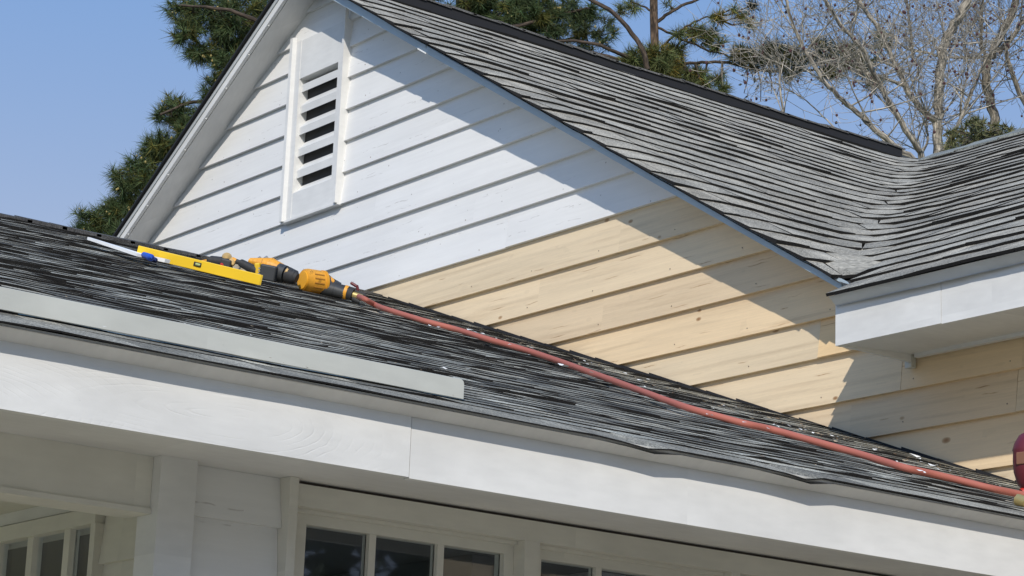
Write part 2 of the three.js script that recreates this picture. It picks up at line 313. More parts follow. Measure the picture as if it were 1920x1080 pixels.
// ------------------------------------------------------------------ eaves of the gable and of the wing
{
  const e = group('gable_eaves', house);
  const xl = -12.5, xr = -5.10;
  mesh('soffit_board', slopeBar(xl, softL(xl), AX, softL(AX), 0.02, -0.03, 0.118), M.trim, e);
  mesh('soffit_board', slopeBar(AX, softR(AX), xr, softR(xr), 0.02, -0.03, 0.118), M.trim, e);
  mesh('rake_board', slopeBar(xl, softL(xl) - 0.004, AX, softL(AX) - 0.004, 0.060, 0.124, 0.140), M.trim, e);
  mesh('rake_board', slopeBar(AX, softR(AX), -5.17, softR(-5.17), 0.036, 0.124, 0.140), M.dripBlue, e);
  mesh('drip_edge', slopeBar(xl, softL(xl) + 0.034, AX, softL(AX) + 0.034, 0.024, 0.1402, 0.146), M.drip, e);
  mesh('drip_edge', slopeBar(AX + 0.3, softR(AX + 0.3) + 0.030, -7.66, softR(-7.66) + 0.024, 0.014, 0.1402, 0.146), M.dripBlue, e);
  mesh('drip_edge', slopeBar(-7.655, softR(-7.655) + 0.022, -5.25, softR(-5.25) + 0.014, 0.012, 0.1402, 0.145), M.dripBlue, e);
  mesh('drip_edge', slopeBar(-7.72, softR(-7.72) - 0.003, -7.662, softR(-7.662) - 0.003, 0.006, 0.1402, 0.146), M.white, e);
  for (let i = 0; i < 9; i++) { const x = -10.15 + i * 0.17 + rr(-0.02, 0.02), g = new THREE.SphereGeometry(0.006, 6, 5); g.translate(x, softL(x) - 0.003, 0.131); mesh('nail', g, M.white, e); }
  const w = group('wing_eaves', house);
  mesh('fascia_board', bx(-5.077, -4.641, 3.311, 3.447, 0.328, 0.350), M.trim, w);
  mesh('fascia_board', bx(-4.639, -0.4, 3.309, 3.445, 0.328, 0.3495), M.trim, w);
  mesh('soffit_panel', hexa([V(-5.070, 3.342, -0.03), V(-0.4, 3.342, -0.03), V(-0.4, 3.316, 0.327), V(-5.070, 3.316, 0.327), V(-5.070, 3.354, -0.03), V(-0.4, 3.354, -0.03), V(-0.4, 3.328, 0.327), V(-5.070, 3.328, 0.327)]), M.trim, w);
  mesh('return_board', bx(-5.076, -5.0605, 3.313, 3.46, 0.0, 0.3275), M.trim, w);
  mesh('end_block', bx(-5.088, -5.060, 3.296, 3.345, 0.001, 0.022), M.galv, w);
  mesh('soffit_mould', bx(-5.05, -0.4, 3.326, 3.342, 0.002, 0.020), M.trim, w);
  // loose drip flashing, bowed away from the fascia
  const P = []; const n = 26;
  for (let i = 0; i < n; i++) {
    const q = (t) => { const x = -5.07 + t * 4.6, b = 0.010 * Math.exp(-(((x + 4.62) / 0.33) ** 2)) + 0.0035 * Math.sin(x * 5); return [V(x, 3.462, 0.388), V(x, 3.437 - 0.25 * b, 0.353 + b), V(x, 3.4345 - 0.25 * b, 0.357 + b)]; };
    const A = q(i / n), B = q((i + 1) / n);
    for (const k of [0, 1]) for (const p of [A[k], B[k], B[k + 1], A[k], B[k + 1], A[k + 1]]) P.push(p.x, p.y, p.z);
  }
  const fg = new THREE.BufferGeometry(); fg.setAttribute('position', new THREE.Float32BufferAttribute(P, 3)); fg.computeVertexNormals(); worldUV(fg);
  mesh('drip_flashing', fg, new THREE.MeshStandardMaterial({ color: lin(0.72, 0.74, 0.76), roughness: 0.45, side: THREE.DoubleSide, map: trimMap }), w);
}
// ------------------------------------------------------------------ shingles
function tabGeo(ptsLow, ptsUp, nrm, o) {                // one shingle tab: lower edge, upper edge, normals, offsets
  const P = [], C = [], U = [], n = ptsLow.length, T = o.tone, E = o.edge;
  const lowTop = ptsLow.map((p, i) => p.clone().addScaledVector(nrm[i], o.base + o.th + o.curl[i]));
  const lowBot = ptsLow.map((p, i) => p.clone().addScaledVector(nrm[i], -o.sink + Math.max(0, o.curl[i] * 0.6)));
  const upTop = ptsUp.map((p, i) => p.clone().addScaledVector(nrm[i], 0.0015));
  const push = (p, c, u, v) => { P.push(p.x, p.y, p.z); C.push(c[0], c[1], c[2]); U.push(u, v); };
  let s = o.u;
  for (let i = 0; i + 1 < n; i++) {
    const d = ptsLow[i].distanceTo(ptsLow[i + 1]), w = ptsLow[i].distanceTo(ptsUp[i]);
    for (const [p, u, v] of [[lowTop[i], s, 0], [lowTop[i + 1], s + d, 0], [upTop[i + 1], s + d, w], [lowTop[i], s, 0], [upTop[i + 1], s + d, w], [upTop[i], s, w]]) push(p, T, u, v + o.v);
    for (const [p, u, v] of [[lowBot[i], s, 0], [lowBot[i + 1], s + d, 0], [lowTop[i + 1], s + d, .01], [lowBot[i], s, 0], [lowTop[i + 1], s + d, .01], [lowTop[i], s, .01]]) push(p, E, u, v + o.v);
    s += d;
  }
  for (const [i, f] of [[0, 1], [n - 1, -1]]) { const a = lowBot[i], b = lowTop[i], c = upTop[i]; for (const p of f > 0 ? [a, b, c] : [a, c, b]) push(p, E, s, o.v); }
  const g = new THREE.BufferGeometry();
  g.setAttribute('position', new THREE.Float32BufferAttribute(P, 3)); g.setAttribute('color', new THREE.Float32BufferAttribute(C, 3)); g.setAttribute('uv', new THREE.Float32BufferAttribute(U, 2)); g.computeVertexNormals();
  return g;
}
const EDGE = [0.024, 0.022, 0.021];
function makeRoof({ H, lift, lines, tabLen, seg, base, hMax, gap, first0, th0, tone, thick, parent, keep, reach }) {
  const grad = (x, z) => [(H(x + .002, z) - H(x - .002, z)) / .004, (H(x, z + .002) - H(x, z - .002)) / .004];
  const P3 = (x, z) => V(x, H(x, z) + lift(x, z), z);
  const climb = (x, z, h) => { for (let k = 0; k < 3; k++) { const [gx, gz] = grad(x, z), q = (h - H(x, z)) / (gx * gx + gz * gz); x += gx * q; z += gz * q; } return [x, z]; };
  const tabs = [];
  for (const { h, dh, pts } of lines) {
    const acc = [0]; for (let i = 1; i < pts.length; i++) acc.push(acc[i - 1] + Math.hypot(pts[i][0] - pts[i - 1][0], pts[i][1] - pts[i - 1][1]));
    const L = acc.at(-1), get = (s) => { s = Math.max(0, Math.min(L, s)); let i = 1; while (i < acc.length - 1 && acc[i] < s) i++; const t = (s - acc[i - 1]) / Math.max(1e-6, acc[i] - acc[i - 1]); return [pts[i - 1][0] + (pts[i][0] - pts[i - 1][0]) * t, pts[i - 1][1] + (pts[i][1] - pts[i - 1][1]) * t]; };
    let s = -rnd() * tabLen[0], c0 = rr(-1, 1) * 0.002;
    while (s < L) {
      const l = rr(tabLen[0], tabLen[1]), s0 = Math.max(0, s), s1 = Math.min(L, s + l - gap); s += l;
      if (s1 - s0 < 0.015) continue;
      const th = h === lines[0].h ? th0 : h === lines[1].h ? Math.min(thick(), th0 * 1.6) : thick(), n = Math.max(2, Math.ceil((s1 - s0) / seg)), low = [], upp = [], nr = [], curl = [], first = h === lines[0].h, drop = first ? 0 : (rnd() - 0.5) * 0.08 * dh, c1 = first ? rr(0, 0.002) : rnd() < 0.12 ? rr(0.002, 0.006) : rr(-0.001, 0.001);
      for (let i = 0; i <= n; i++) {
        const [x, z] = get(s0 + (s1 - s0) * i / n), a = climb(x, z, h + drop), b = climb(x, z, Math.min(hMax, h + dh * reach));
        const [gx, gz] = grad(a[0], a[1]);
        low.push(P3(...a)); upp.push(P3(...b)); nr.push(V(-gx, 1, -gz).normalize()); curl.push(c0 + (c1 - c0) * i / n);
      }
      c0 = c1;
      const mid = low[1], t = h === lines[0].h && first0 ? first0() : tone(mid);
      const dist = mid.distanceTo(EYE);
      tabs.push({ g: tabGeo(low, upp, nr, { th, base, sink: base, curl, tone: t, edge: EDGE, u: rnd() * 5, v: rnd() * 5 }), size: (s1 - s0) * dh / (dist * dist), mid });
    }
  }
  const inView = (p) => { const d = p.clone().sub(EYE), w = d.dot(fwd); const X = 960 + F * 540 * d.dot(right) / w, Y = 540 - F * 540 * d.dot(up) / w; return X > -20 && X < 1940 && Y > -20 && Y < 1100; };
  const order = tabs.filter(t => inView(t.mid)).sort((a, b) => b.size - a.size), kept = new Set(order.slice(0, keep));
  for (const t of kept) mesh('shingle', t.g, M.shingle, parent);
  const rest = tabs.filter(t => !kept.has(t)).map(t => t.g);
  const r = mesh('shingle_courses', rest, M.shingle, parent); r.userData.kind = 'stuff';
  return tabs.length;
}
function deckGeo(H, inside, x0, x1, z0, z1, step, off) {
  const P = [];
  for (let x = x0; x < x1 - 1e-6; x += step) for (let z = z0; z < z1 - 1e-6; z += step) {
    if (!inside(x + step / 2, z + step / 2)) continue;
    const q = (a, b) => V(a, H(a, b) + off, b), A = q(x, z), B = q(x, z + step), C = q(x + step, z + step), D = q(x + step, z);
    for (const p of [A, B, C, A, C, D]) P.push(p.x, p.y, p.z);
  }
  const g = new THREE.BufferGeometry(); g.setAttribute('position', new THREE.Float32BufferAttribute(P, 3)); g.computeVertexNormals(); return worldUV(g);
}
const deckMat = new THREE.MeshStandardMaterial({ color: lin(0.03, 0.03, 0.03), roughness: 0.95, side: THREE.DoubleSide });
// main roofs: right slope of the gable woven into the wing's front slope
{
  const roof = group('main_roof', house);
  const A = 21, SG = 0.612, SM = 0.5105, yR = 5.737, yE = 3.462, zE = 0.40, ZR = -3.87, YR = yE + SM * (zE - ZR);
  const yG = (x) => yR - SG * (x - AX) - bend((x + 5.36) / 0.26), bend = (q) => q <= 0 ? 0 : q < 1 ? 0.056 * q * q : 0.056 * (2 * q - 1), xG = (a) => { let x0 = AX - 4, x1 = 40; for (let q = 0; q < 44; q++) { const m = (x0 + x1) / 2; if (yG(m) > a) x0 = m; else x1 = m; } return (x0 + x1) / 2; }, yM = (z) => yE + SM * (zE - z);
  const AF = (h) => { const t = Math.max(0, Math.min(1, (h - yE) / 0.55)); return 70 + (A - 70) * Math.pow(t, 0.6); };
  const H = (x, z) => { const a = yG(x), b = yM(z), m = Math.max(a, b), A = AF(m); return m + Math.log(Math.exp(A * (a - m)) + Math.exp(A * (b - m))) / A; };
  const lift = (x, z) => {
    let y = 0.010 * (fbm(x * 3.1 + 3, z * 1.7, 2) - 0.5) + 0.006 * (fbm(x * 9, z * 6 + 8, 2) - 0.5);
    const rk = Math.max(0, 1 - (0.175 - z) / 0.30); if (x < -5.20) y -= 0.015 * rk * rk;         // turned down over the rake
    return y;
  };
  const zLim = (x) => x < -5.13 ? 0.17 : x < -5.075 ? 0.17 + (x + 5.13) / 0.055 * 0.232 : 0.402;
  const lines = [], dh = 0.0795;
  for (let k = 0; ; k++) {
    const h = yE + k * dh, A2 = AF(h); if (h > Math.min(yR, YR) - 0.03) break;
    const pts = [], raw = [];
    for (let t = -160; t <= 120; t += (Math.abs(t) < 8 ? 0.25 : 1)) {
      const sp = (v) => v > 30 ? v : Math.log1p(Math.exp(v));
      const a = h - sp(-t) / A2, b = h - sp(t) / A2;      // heights of the two planes along this contour
      const x = xG(a), z = zE + (yE - b) / SM;
      // order: t = -inf runs along the wing (x grows), t = +inf along the gable (z grows)
      raw.push([x, z]);
    }
    const ok = (p) => p[0] <= -2.2 && p[1] <= zLim(p[0]) + 1e-6;
    for (let i = 0; i < raw.length; i++) {
      if (i && ok(raw[i]) !== ok(raw[i - 1])) { let a = raw[i - 1], b = raw[i]; const oa = ok(a); for (let q = 0; q < 24; q++) { const m = [(a[0] + b[0]) / 2, (a[1] + b[1]) / 2]; if (ok(m) === oa) a = m; else b = m; } pts.push(oa ? a : b); }
      if (ok(raw[i])) pts.push(raw[i]);
    }
    if (pts.length > 2) lines.push({ h, dh, pts });
  }
  makeRoof({ H, lift, lines, seg: 0.055, th0: 0.006, gap: 0.004, base: 0.002, hMax: YR - 0.004, tabLen: [0.16, 0.34], thick: () => rnd() < 0.2 ? rr(0.010, 0.013) : rr(0.0065, 0.0095), parent: roof, keep: 210, reach: 1.22,
    tone: (p) => { const t = rr(0.95, 1.05) * 0.85, c = rr(-0.015, 0.015); return [t * (1.07 + c), t, t * (0.85 - c)]; } });
  mesh('roof_deck', deckGeo((x, z) => H(x, z) + lift(x, z), (x, z) => z < zLim(x) - 0.012 && z > ZR - 0.02, -8.73, -0.43, -3.92, 0.40, 0.025, -0.010), deckMat, roof);
  mesh('roof_slope', [hexa([V(-12.5, softL(-12.5) + 0.03, -9), V(AX, softL(AX) + 0.03, -9), V(AX, softL(AX) + 0.03, 0.10), V(-12.5, softL(-12.5) + 0.03, 0.10), V(-12.5, softL(-12.5) + 0.068, -9), V(AX, softL(AX) + 0.068, -9), V(AX, softL(AX) + 0.068, 0.10), V(-12.5, softL(-12.5) + 0.068, 0.10)])], M.black, roof);
  mesh('roof_slope', hexa([V(-13, YR - 0.06, ZR), V(-0.4, YR - 0.06, ZR), V(-0.4, YR - 2.2, ZR - 4), V(-13, YR - 2.2, ZR - 4), V(-13, YR - 0.01, ZR), V(-0.4, YR - 0.01, ZR), V(-0.4, YR - 2.15, ZR - 4), V(-13, YR - 2.15, ZR - 4)]), M.black, roof);
  // left rake shingle edges (thin dark line)
  mesh('shingle_edge', slopeBar(-12.5, softL(-12.5) + 0.0585, AX, softL(AX) + 0.0585, 0.011, 0.1003, 0.163), M.black, roof);
  // ridge vent: dark louvred sides under a strip of caps
  const rv = group('ridge_vent', house); const zs = [0.12, -3.78];
  const rY = (z) => -0.012 * Math.sin((0.1 - z) / 3.9 * Math.PI) + 0.004 * Math.sin(z * 4.7);
  const seg = 26, side = [], caps = [];
  for (let i = 0; i < seg; i++) {
    const za = zs[0] + (zs[1] - zs[0]) * i / seg, zb = zs[0] + (zs[1] - zs[0]) * (i + 1) / seg;
    const sec = (z, d) => [V(AX - 0.14, 5.62 + rY(z), z), V(AX + 0.135, yG(AX + 0.135) - 0.012 + rY(z), z), V(AX + 0.135, 5.706 + rY(z) + d, z), V(AX - 0.14, 5.70 + rY(z) + d, z)];
    const a = sec(za, 0), b = sec(zb, 0); side.push(hexa([a[0], a[1], b[1], b[0], a[3], a[2], b[2], b[3]]));
    const th = 0.007 + rr(0, 0.004), k = rr(0, 0.004), ctr = (z) => 5.755 + rY(z);
    const A1 = [V(AX + 0.143, 5.705 + rY(za) + k, za), V(AX, ctr(za) + k, za), V(AX + 0.143, 5.703 + rY(zb), zb - 0.02), V(AX, ctr(zb), zb - 0.02)];
    const up1 = V(0, th, 0);
    caps.push(hexa([A1[0], A1[1], A1[3], A1[2], A1[0].clone().add(up1), A1[1].clone().add(up1), A1[3].clone().add(up1), A1[2].clone().add(up1)]));
    const B1 = A1.map(p => V(2 * AX - p.x, p.y, p.z)); caps.push(hexa([B1[0], B1[1], B1[3], B1[2], B1[0].clone().add(up1), B1[1].clone().add(up1), B1[3].clone().add(up1), B1[2].clone().add(up1)]));
  }
  mesh('vent_side', side, M.vent, rv);
  const capMat = std(lin(0.30, 0.30, 0.30), 0.95, { map: granMap });
  for (let i = 0; i < caps.length; i += 2) mesh('cap_shingle', [caps[i], caps[i + 1]], capMat, rv);
  // pale caps along the wing's ridge
  const wr = group('wing_ridge_cap', house);
  const lightCap = std(lin(0.62, 0.66, 0.63), 0.9, { map: granMap });
  for (let i = 0; i < 27; i++) {
    const xa = -8.75 + i * 0.3, xb = xa + 0.315, y = YR + 0.010 + 0.002 * rnd(), f = (x, d, z) => V(x, y + d, z);
    const s = 0.17, dy = 0.0855;
    mesh('cap_shingle', [hexa([f(xa, 0.004, ZR), f(xb, -0.004, ZR), f(xb, -dy - .004, ZR + s), f(xa, -dy + .004, ZR + s), f(xa, 0.016, ZR), f(xb, 0.008, ZR), f(xb, -dy + .008, ZR + s), f(xa, -dy + .016, ZR + s)]), hexa([f(xa, 0.004, ZR), f(xb, -0.004, ZR), f(xb, -dy, ZR - s), f(xa, -dy, ZR - s), f(xa, 0.016, ZR), f(xb, 0.008, ZR), f(xb, -dy + .012, ZR - s), f(xa, -dy + .012, ZR - s)])], lightCap, wr);
  }
}
// ------------------------------------------------------------------ porch roof
const RX = -8.20, EX = -3.642;
const sag = (z) => z > 0.8 ? 0.018 * Math.min(2.5, (z - 0.8) / 1.3) : 0;
const PH = (x, z) => porchY(x) - sag(z) * Math.max(0, (EX - x) / 4.56);
const droop = (z, z0, w) => z < z0 ? 0 : Math.max(0, 1 - (z - z0) / w) ** 2;
const pLift = (x, z) => Math.min(1, Math.max(0.25, (-3.7 - x) / 0.3)) * (0.008 * (fbm(x * 2.2 + 31, z * 2.0, 2) - 0.5) + 0.006 * (fbm(x * 7 + 3, z * 5, 2) - 0.5)) + (x > -3.74 ? 0.003 * (fbm(z * 4 + 50, 2, 2) - 0.5) - 0.012 * (droop(z, 2.325, 0.22) + droop(z, 1.885, 0.26)) * (x + 3.74) / 0.1 : 0);
{
  const roof = group('porch_roof', house), lines = [], slope = 0.346;
  let x = EX + 0.004, k = 0;
  while (x > RX + 0.04) {
    const ex = k === 0 ? 0.125 : 0.062, dh = ex * slope, pts = [];
    for (let z = 0.004; z <= 4.7; z += 0.05) pts.push([x, z]);
    lines.push({ h: porchY(x), dh, pts }); x -= ex; k++;
  }
  makeRoof({ H: (x, z) => porchY(x), lift: (x, z) => pLift(x, z) - sag(z) * Math.max(0, (EX - x) / 4.56), lines, seg: 0.12, th0: 0.0013, gap: 0.002, base: 0.0008, hMax: porchY(RX), first0: () => { const t = rr(0.55, 0.80); return [t * 1.04, t, t * 0.86]; }, tabLen: [0.05, 0.19], thick: () => rnd() < 0.3 ? rr(0.0042, 0.0056) : rr(0.0027, 0.0040), parent: roof, keep: 90, reach: 1.3,
    tone: (p) => { const d = fbm(p.x * 3, p.z * 3 + 7, 3), t = (rnd() < 0.28 ? rr(0.24, 0.50) : rr(0.55, 1.1)) * (0.72 + 0.4 * d), c = rr(-0.03, 0.03); return [t * (1.04 + c), t * 1.01, t * (0.87 - c)]; } });
  mesh('roof_deck', deckGeo((a, b) => PH(a, b) + pLift(a, b), () => true, RX, EX - 0.004, 0.0, 5.6, 0.076, -0.006), deckMat, roof);
  mesh('roof_slope', hexa([V(-12.6, 2.5, 0.003), V(RX, porchY(RX) - 0.05, 0.003), V(RX, porchY(RX) - 0.09, 5.6), V(-12.6, 2.5, 5.6), V(-12.6, 2.55, 0.003), V(RX, porchY(RX) - 0.012, 0.003), V(RX, porchY(RX) - 0.06, 5.6), V(-12.6, 2.55, 5.6)]), M.black, roof);
  const capMat = std(lin(0.16, 0.16, 0.165), 0.95, { map: granMap });
  for (let i = 0; i < 22; i++) {
    const za = 0.01 + i * 0.15, zb = za + 0.17, f = (x, z, d) => V(x, PH(x, z) + d, z), e = rr(0.004, 0.012), g = rr(0, 0.004);
    mesh('ridge_cap', hexa([f(RX, za, 0.004), f(RX + 0.12, za, 0.006), f(RX + 0.12, zb, 0.002), f(RX, zb, 0.0), f(RX, za, 0.012 + g), f(RX + 0.12, za, 0.014 + g), f(RX + 0.12, zb, 0.010 + e), f(RX, zb, 0.008 + e)]), capMat, roof);
  }
  // dark step flashing where the slope meets the wall
  const fl = [];
  for (let i = 0; i < 30; i++) { const xa = RX + i * 0.154, xb = xa + 0.158, h = 0.014 + rr(-0.003, 0.003); fl.push(hexa([V(xa, porchY(xa) - 0.02, 0.003), V(xb, porchY(xb) - 0.02, 0.003), V(xb, porchY(xb) - 0.02, 0.006), V(xa, porchY(xa) - 0.02, 0.006), V(xa, porchY(xa) + h, 0.003), V(xb, porchY(xb) + h - 0.004, 0.003), V(xb, porchY(xb) + h - 0.004, 0.006), V(xa, porchY(xa) + h, 0.006)])); }
  mesh('step_flashing', fl, M.vent, roof);

  const e = group('porch_eaves', house), ZS = 2.946;
  mesh('fascia_board', worldUV(bx(-3.702, -3.682, 2.380, 2.506, ZS + 0.0012, 5.6), -2.9, -2.380), M.fasciaGrain, e);
  mesh('fascia_board', bx(-3.702, -3.6835, 2.378, 2.506, 0.002, ZS - 0.0012), M.trim, e);
  mesh('eave_mould', prismZ([[-3.683, 2.507], [-3.6815, 2.4985], [-3.646, 2.514], [-3.644, 2.519], [-3.70, 2.528]], 0.002, 5.6), M.trim, e);
  mesh('soffit_panel', bx(-4.3, -3.7025, 2.415, 2.427, 0.002, 5.6), M.trim, e);
  mesh('rain_diverter', (() => {
    const sh = new THREE.Shape(); const z0 = 2.722, z1 = 5.2, h = 0.040, r = 0.011;
    sh.moveTo(-z1, 0); sh.lineTo(-z0, 0); sh.lineTo(-z0, h - r); sh.quadraticCurveTo(-z0, h, -z0 - r, h); sh.lineTo(-z1, h); sh.closePath();
    const g = new THREE.ExtrudeGeometry(sh, { depth: 0.002, bevelEnabled: true, bevelSize: 0.0008, bevelThickness: 0.0008, bevelSegments: 1, curveSegments: 5 });
    g.rotateY(Math.PI / 2); g.translate(-3.822, PH(-3.822, 3) + 0.007, 0); return worldUV(g.toNonIndexed());
  })(), M.galv, e).userData.label = 'grey metal rain diverter standing on the porch roof edge';
}
// ------------------------------------------------------------------ porch walls, beam and windows
{
  const w = group('porch_wall', house), X = -4.051;
  mesh('corner_board', bx(-4.104, -4.025, 0, 2.4148, 3.215, 3.297), M.trim, w);
  // siding beside the window: lapped courses
  for (let k = 0; k < 16; k++) {
    const y = 2.311 - k * 0.147, top = Math.min(2.4146, y + 0.165);
    mesh('siding_board', hexa([V(X - 0.014, y, 2.996), V(X + 0.001, y, 2.996), V(X + 0.001, y, 3.2145), V(X - 0.014, y, 3.2145), V(X - 0.026, top, 2.996), V(X - 0.016, top, 2.996), V(X - 0.016, top, 3.2145), V(X - 0.026, top, 3.2145)]), M.paint, w);
  }
  mesh('wall_backing', bx(-4.22, -4.086, 0, 2.4146, 2.996, 3.2148), M.dark, w);
  mesh('casing', bx(-4.118, -4.027, 0.6, 2.4146, 2.9745, 2.9955), M.cream, w);
  mesh('head_casing', bx(-4.118, X, 2.362, 2.4075, 0.002, 2.9743), M.cream, w);
  mesh('head_gap', bx(-4.118, -4.064, 2.4077, 2.4146, 0.002, 2.9743), std(lin(0.10, 0.085, 0.08), 0.9), w);
  mesh('knee_wall', bx(-4.22, -4.056, 0, 0.62, 0.002, 2.9743), M.cream, w);
  const posts = [[2.323, 2.365], [1.718, 1.745], [1.085, 1.115], [0.46, 0.49], [0.002, 0.06]];
  for (const [a, b] of posts) mesh('mullion', bx(-4.142, X - 0.0003, 0.62, 2.3618, a, b), M.cream, w);
  const spans = [[2.365, 2.9743], [1.745, 2.323], [1.115, 1.718], [0.49, 1.085], [0.06, 0.46]];
  spans.forEach(([a, b], i) => {
    const s = group('window_sash', house); const f = -4.090, top = 2.333;
    const za = a + (i ? 0.022 : 0.026), zb = b - (i ? 0.036 : 0.064);
    mesh('rail', bx(f - 0.035, f, top, 2.3615, a + 0.0005, b - 0.0005), M.cream, s);
    mesh('parting_bead', bx(f + 0.0003, f + 0.012, 2.354, 2.3616, a + 0.0008, b - 0.0008), M.cream, s);
    mesh('rail', bx(f - 0.035, f, 0.62, 0.70, a + 0.0005, b - 0.0005), M.cream, s);
    mesh('stile', bx(f - 0.035, f, 0.70, top, a + 0.0005, za), M.cream, s);
    mesh('stile', bx(f - 0.035, f, 0.70, top, zb, b - 0.0005), M.cream, s);
    const pw = (zb - za - 2 * 0.0172) / 3;
    for (let k = 0; k < 3; k++) {
      const z0 = za + k * (pw + 0.0172);
      if (k < 2) mesh('muntin', bx(f - 0.030, f - 0.004, 0.70, top, z0 + pw, z0 + pw + 0.0172), M.cream, s);
      for (let r = 0; r < 6; r++) {
        const y1 = top - r * 0.270, y0 = y1 - 0.254;
        mesh('pane', bx(f - 0.020, f - 0.016, y0, y1, z0, z0 + pw), M.glass, s);
        if (r < 5) mesh('muntin', bx(f - 0.030, f - 0.0042, y0 - 0.016, y0, z0, z0 + pw), M.cream, s);
      }
    }
  });
  // beam over the open porch, and the recessed wall with its window
  const b = group('porch_beam', house);
  mesh('beam', bx(-4.130, -4.056, 2.312, 2.4148, 3.2975, 5.6), M.cream, b);
  mesh('beam_strip', bx(-4.142, -4.050, 2.301, 2.3118, 3.2975, 5.6), M.cream, b);
  mesh('porch_ceiling', bx(-9, -4.3005, 2.415, 2.45, 3.15, 5.6), M.cream, b);
  const r = group('recess_wall', house), z = 3.158;
  mesh('frieze', bx(-7.2, -4.530, 2.387, 2.4148, 3.09, z - 0.002), M.trim, r);
  mesh('head_casing', bx(-7.2, -4.530, 2.348, 2.383, 3.09, z + 0.006), M.cream, r);
  mesh('casing', bx(-4.547, -4.526, 0.6, 2.3478, 3.09, z + 0.006), M.cream, r);
  for (let k = 0; k < 16; k++) { const y = 2.26 - k * 0.147, top = Math.min(2.4146, y + 0.16); mesh('siding_board', hexa([V(-4.5255, y, 3.133), V(-4.1045, y, 3.133), V(-4.1045, y, 3.150), V(-4.5255, y, 3.150), V(-4.5255, top, 3.123), V(-4.1045, top, 3.123), V(-4.1045, top, 3.136), V(-4.5255, top, 3.136)]), M.cream, r); }
  mesh('wall_backing', bx(-4.5265, -4.105, 0, 2.4146, 3.09, 3.122), M.dark, r);
  mesh('knee_wall', bx(-7.2, -4.547, 0, 0.6, 3.09, z), M.cream, r);
  const cuts = [[-4.658, -4.5472], [-4.832, -4.685], [-5.004, -4.859], [-5.178, -5.032], [-5.351, -5.205]];
  for (const [a, c] of cuts) {
    mesh('pane', bx(a, c, 1.5, 2.348, 3.136, 3.140), M.glass, r);
    mesh('muntin', bx(a - 0.027, a, 0.6, 2.348, 3.130, z - 0.004), M.cream, r);
    mesh('pane', bx(a, c, 0.6, 1.48, 3.136, 3.140), M.glass, r); mesh('muntin', bx(a, c, 1.48, 1.5, 3.130, z - 0.006), M.cream, r);
  }
  mesh('wall_panel', bx(-7.2, -5.378, 0.6, 2.348, 3.09, z), M.cream, r);
  // rooms behind the glass, closed on every side
  const room = group('room', house);
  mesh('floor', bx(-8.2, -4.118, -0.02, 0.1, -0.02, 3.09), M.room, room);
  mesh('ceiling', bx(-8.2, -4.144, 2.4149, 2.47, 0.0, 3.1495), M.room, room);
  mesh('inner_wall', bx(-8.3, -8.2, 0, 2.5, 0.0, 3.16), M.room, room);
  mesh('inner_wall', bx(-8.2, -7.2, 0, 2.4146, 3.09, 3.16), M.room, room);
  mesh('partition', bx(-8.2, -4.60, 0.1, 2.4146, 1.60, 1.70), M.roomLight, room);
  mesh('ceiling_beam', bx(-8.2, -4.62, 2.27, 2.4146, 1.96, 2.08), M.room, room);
  const rod = new THREE.CylinderGeometry(0.012, 0.012, 0.9, 10); rod.rotateZ(Math.PI / 2); rod.translate(-5.27, 2.31, 1.92);
  mesh('curtain_rod', rod, M.white, room);
  const fin = new THREE.SphereGeometry(0.026, 12, 8); fin.translate(-4.815, 2.31, 1.92); mesh('finial', fin, M.black, room);
}
// ------------------------------------------------------------------ tools on the porch roof
const SL = Math.hypot(1, 0.346), NR = V(0.346 / SL, 1 / SL, 0);
function onRoof(px, py, h = 0.012) { const d = rayDir(px, py), c = 4.1 - 0.346 * 8.207 + h * SL, n = V(0.346, 1, 0); return EYE.clone().addScaledVector(d, (c - n.dot(EYE)) / n.dot(d)); }
const TX = V(0.687, -0.2377, -0.687).normalize(), TY = NR.clone(), TZ = TX.clone().cross(TY).normalize(); TX.crossVectors(TY, TZ);
function toolGroup(name, px, py, h, label, cat) {
  const g = new THREE.Group(); g.name = numbered(name); const p = onRoof(px, py, h);
  g.matrix.makeBasis(TX, TY, TZ).setPosition(p); g.matrix.decompose(g.position, g.quaternion, g.scale); scene.add(g);
  tag(g, label, cat);
  return g;
}
const K = 0.00215;                                      // metres per photograph pixel at the tools
const cyl = (a, b, ra, rb, n = 16) => tube([a, b], [ra, rb], n, true);
function smoothCap(a, b, r0, r1, n = 14) {              // rounded bar
  const d = b.clone().sub(a), pts = [], rad = [], L = d.length(); d.normalize();
  for (const t of [-0.98, -0.8, -0.45, 0]) { pts.push(a.clone().addScaledVector(d, t * r0 * 0.7)); rad.push(r0 * Math.sqrt(1 - t * t)); }
  for (const t of [0, 0.45, 0.8, 0.98]) { pts.push(b.clone().addScaledVector(d, t * r1 * 0.7 + (t ? 0 : 1e-4))); rad.push(r1 * Math.sqrt(1 - t * t)); }
  return tube(pts, rad, n, true);
}
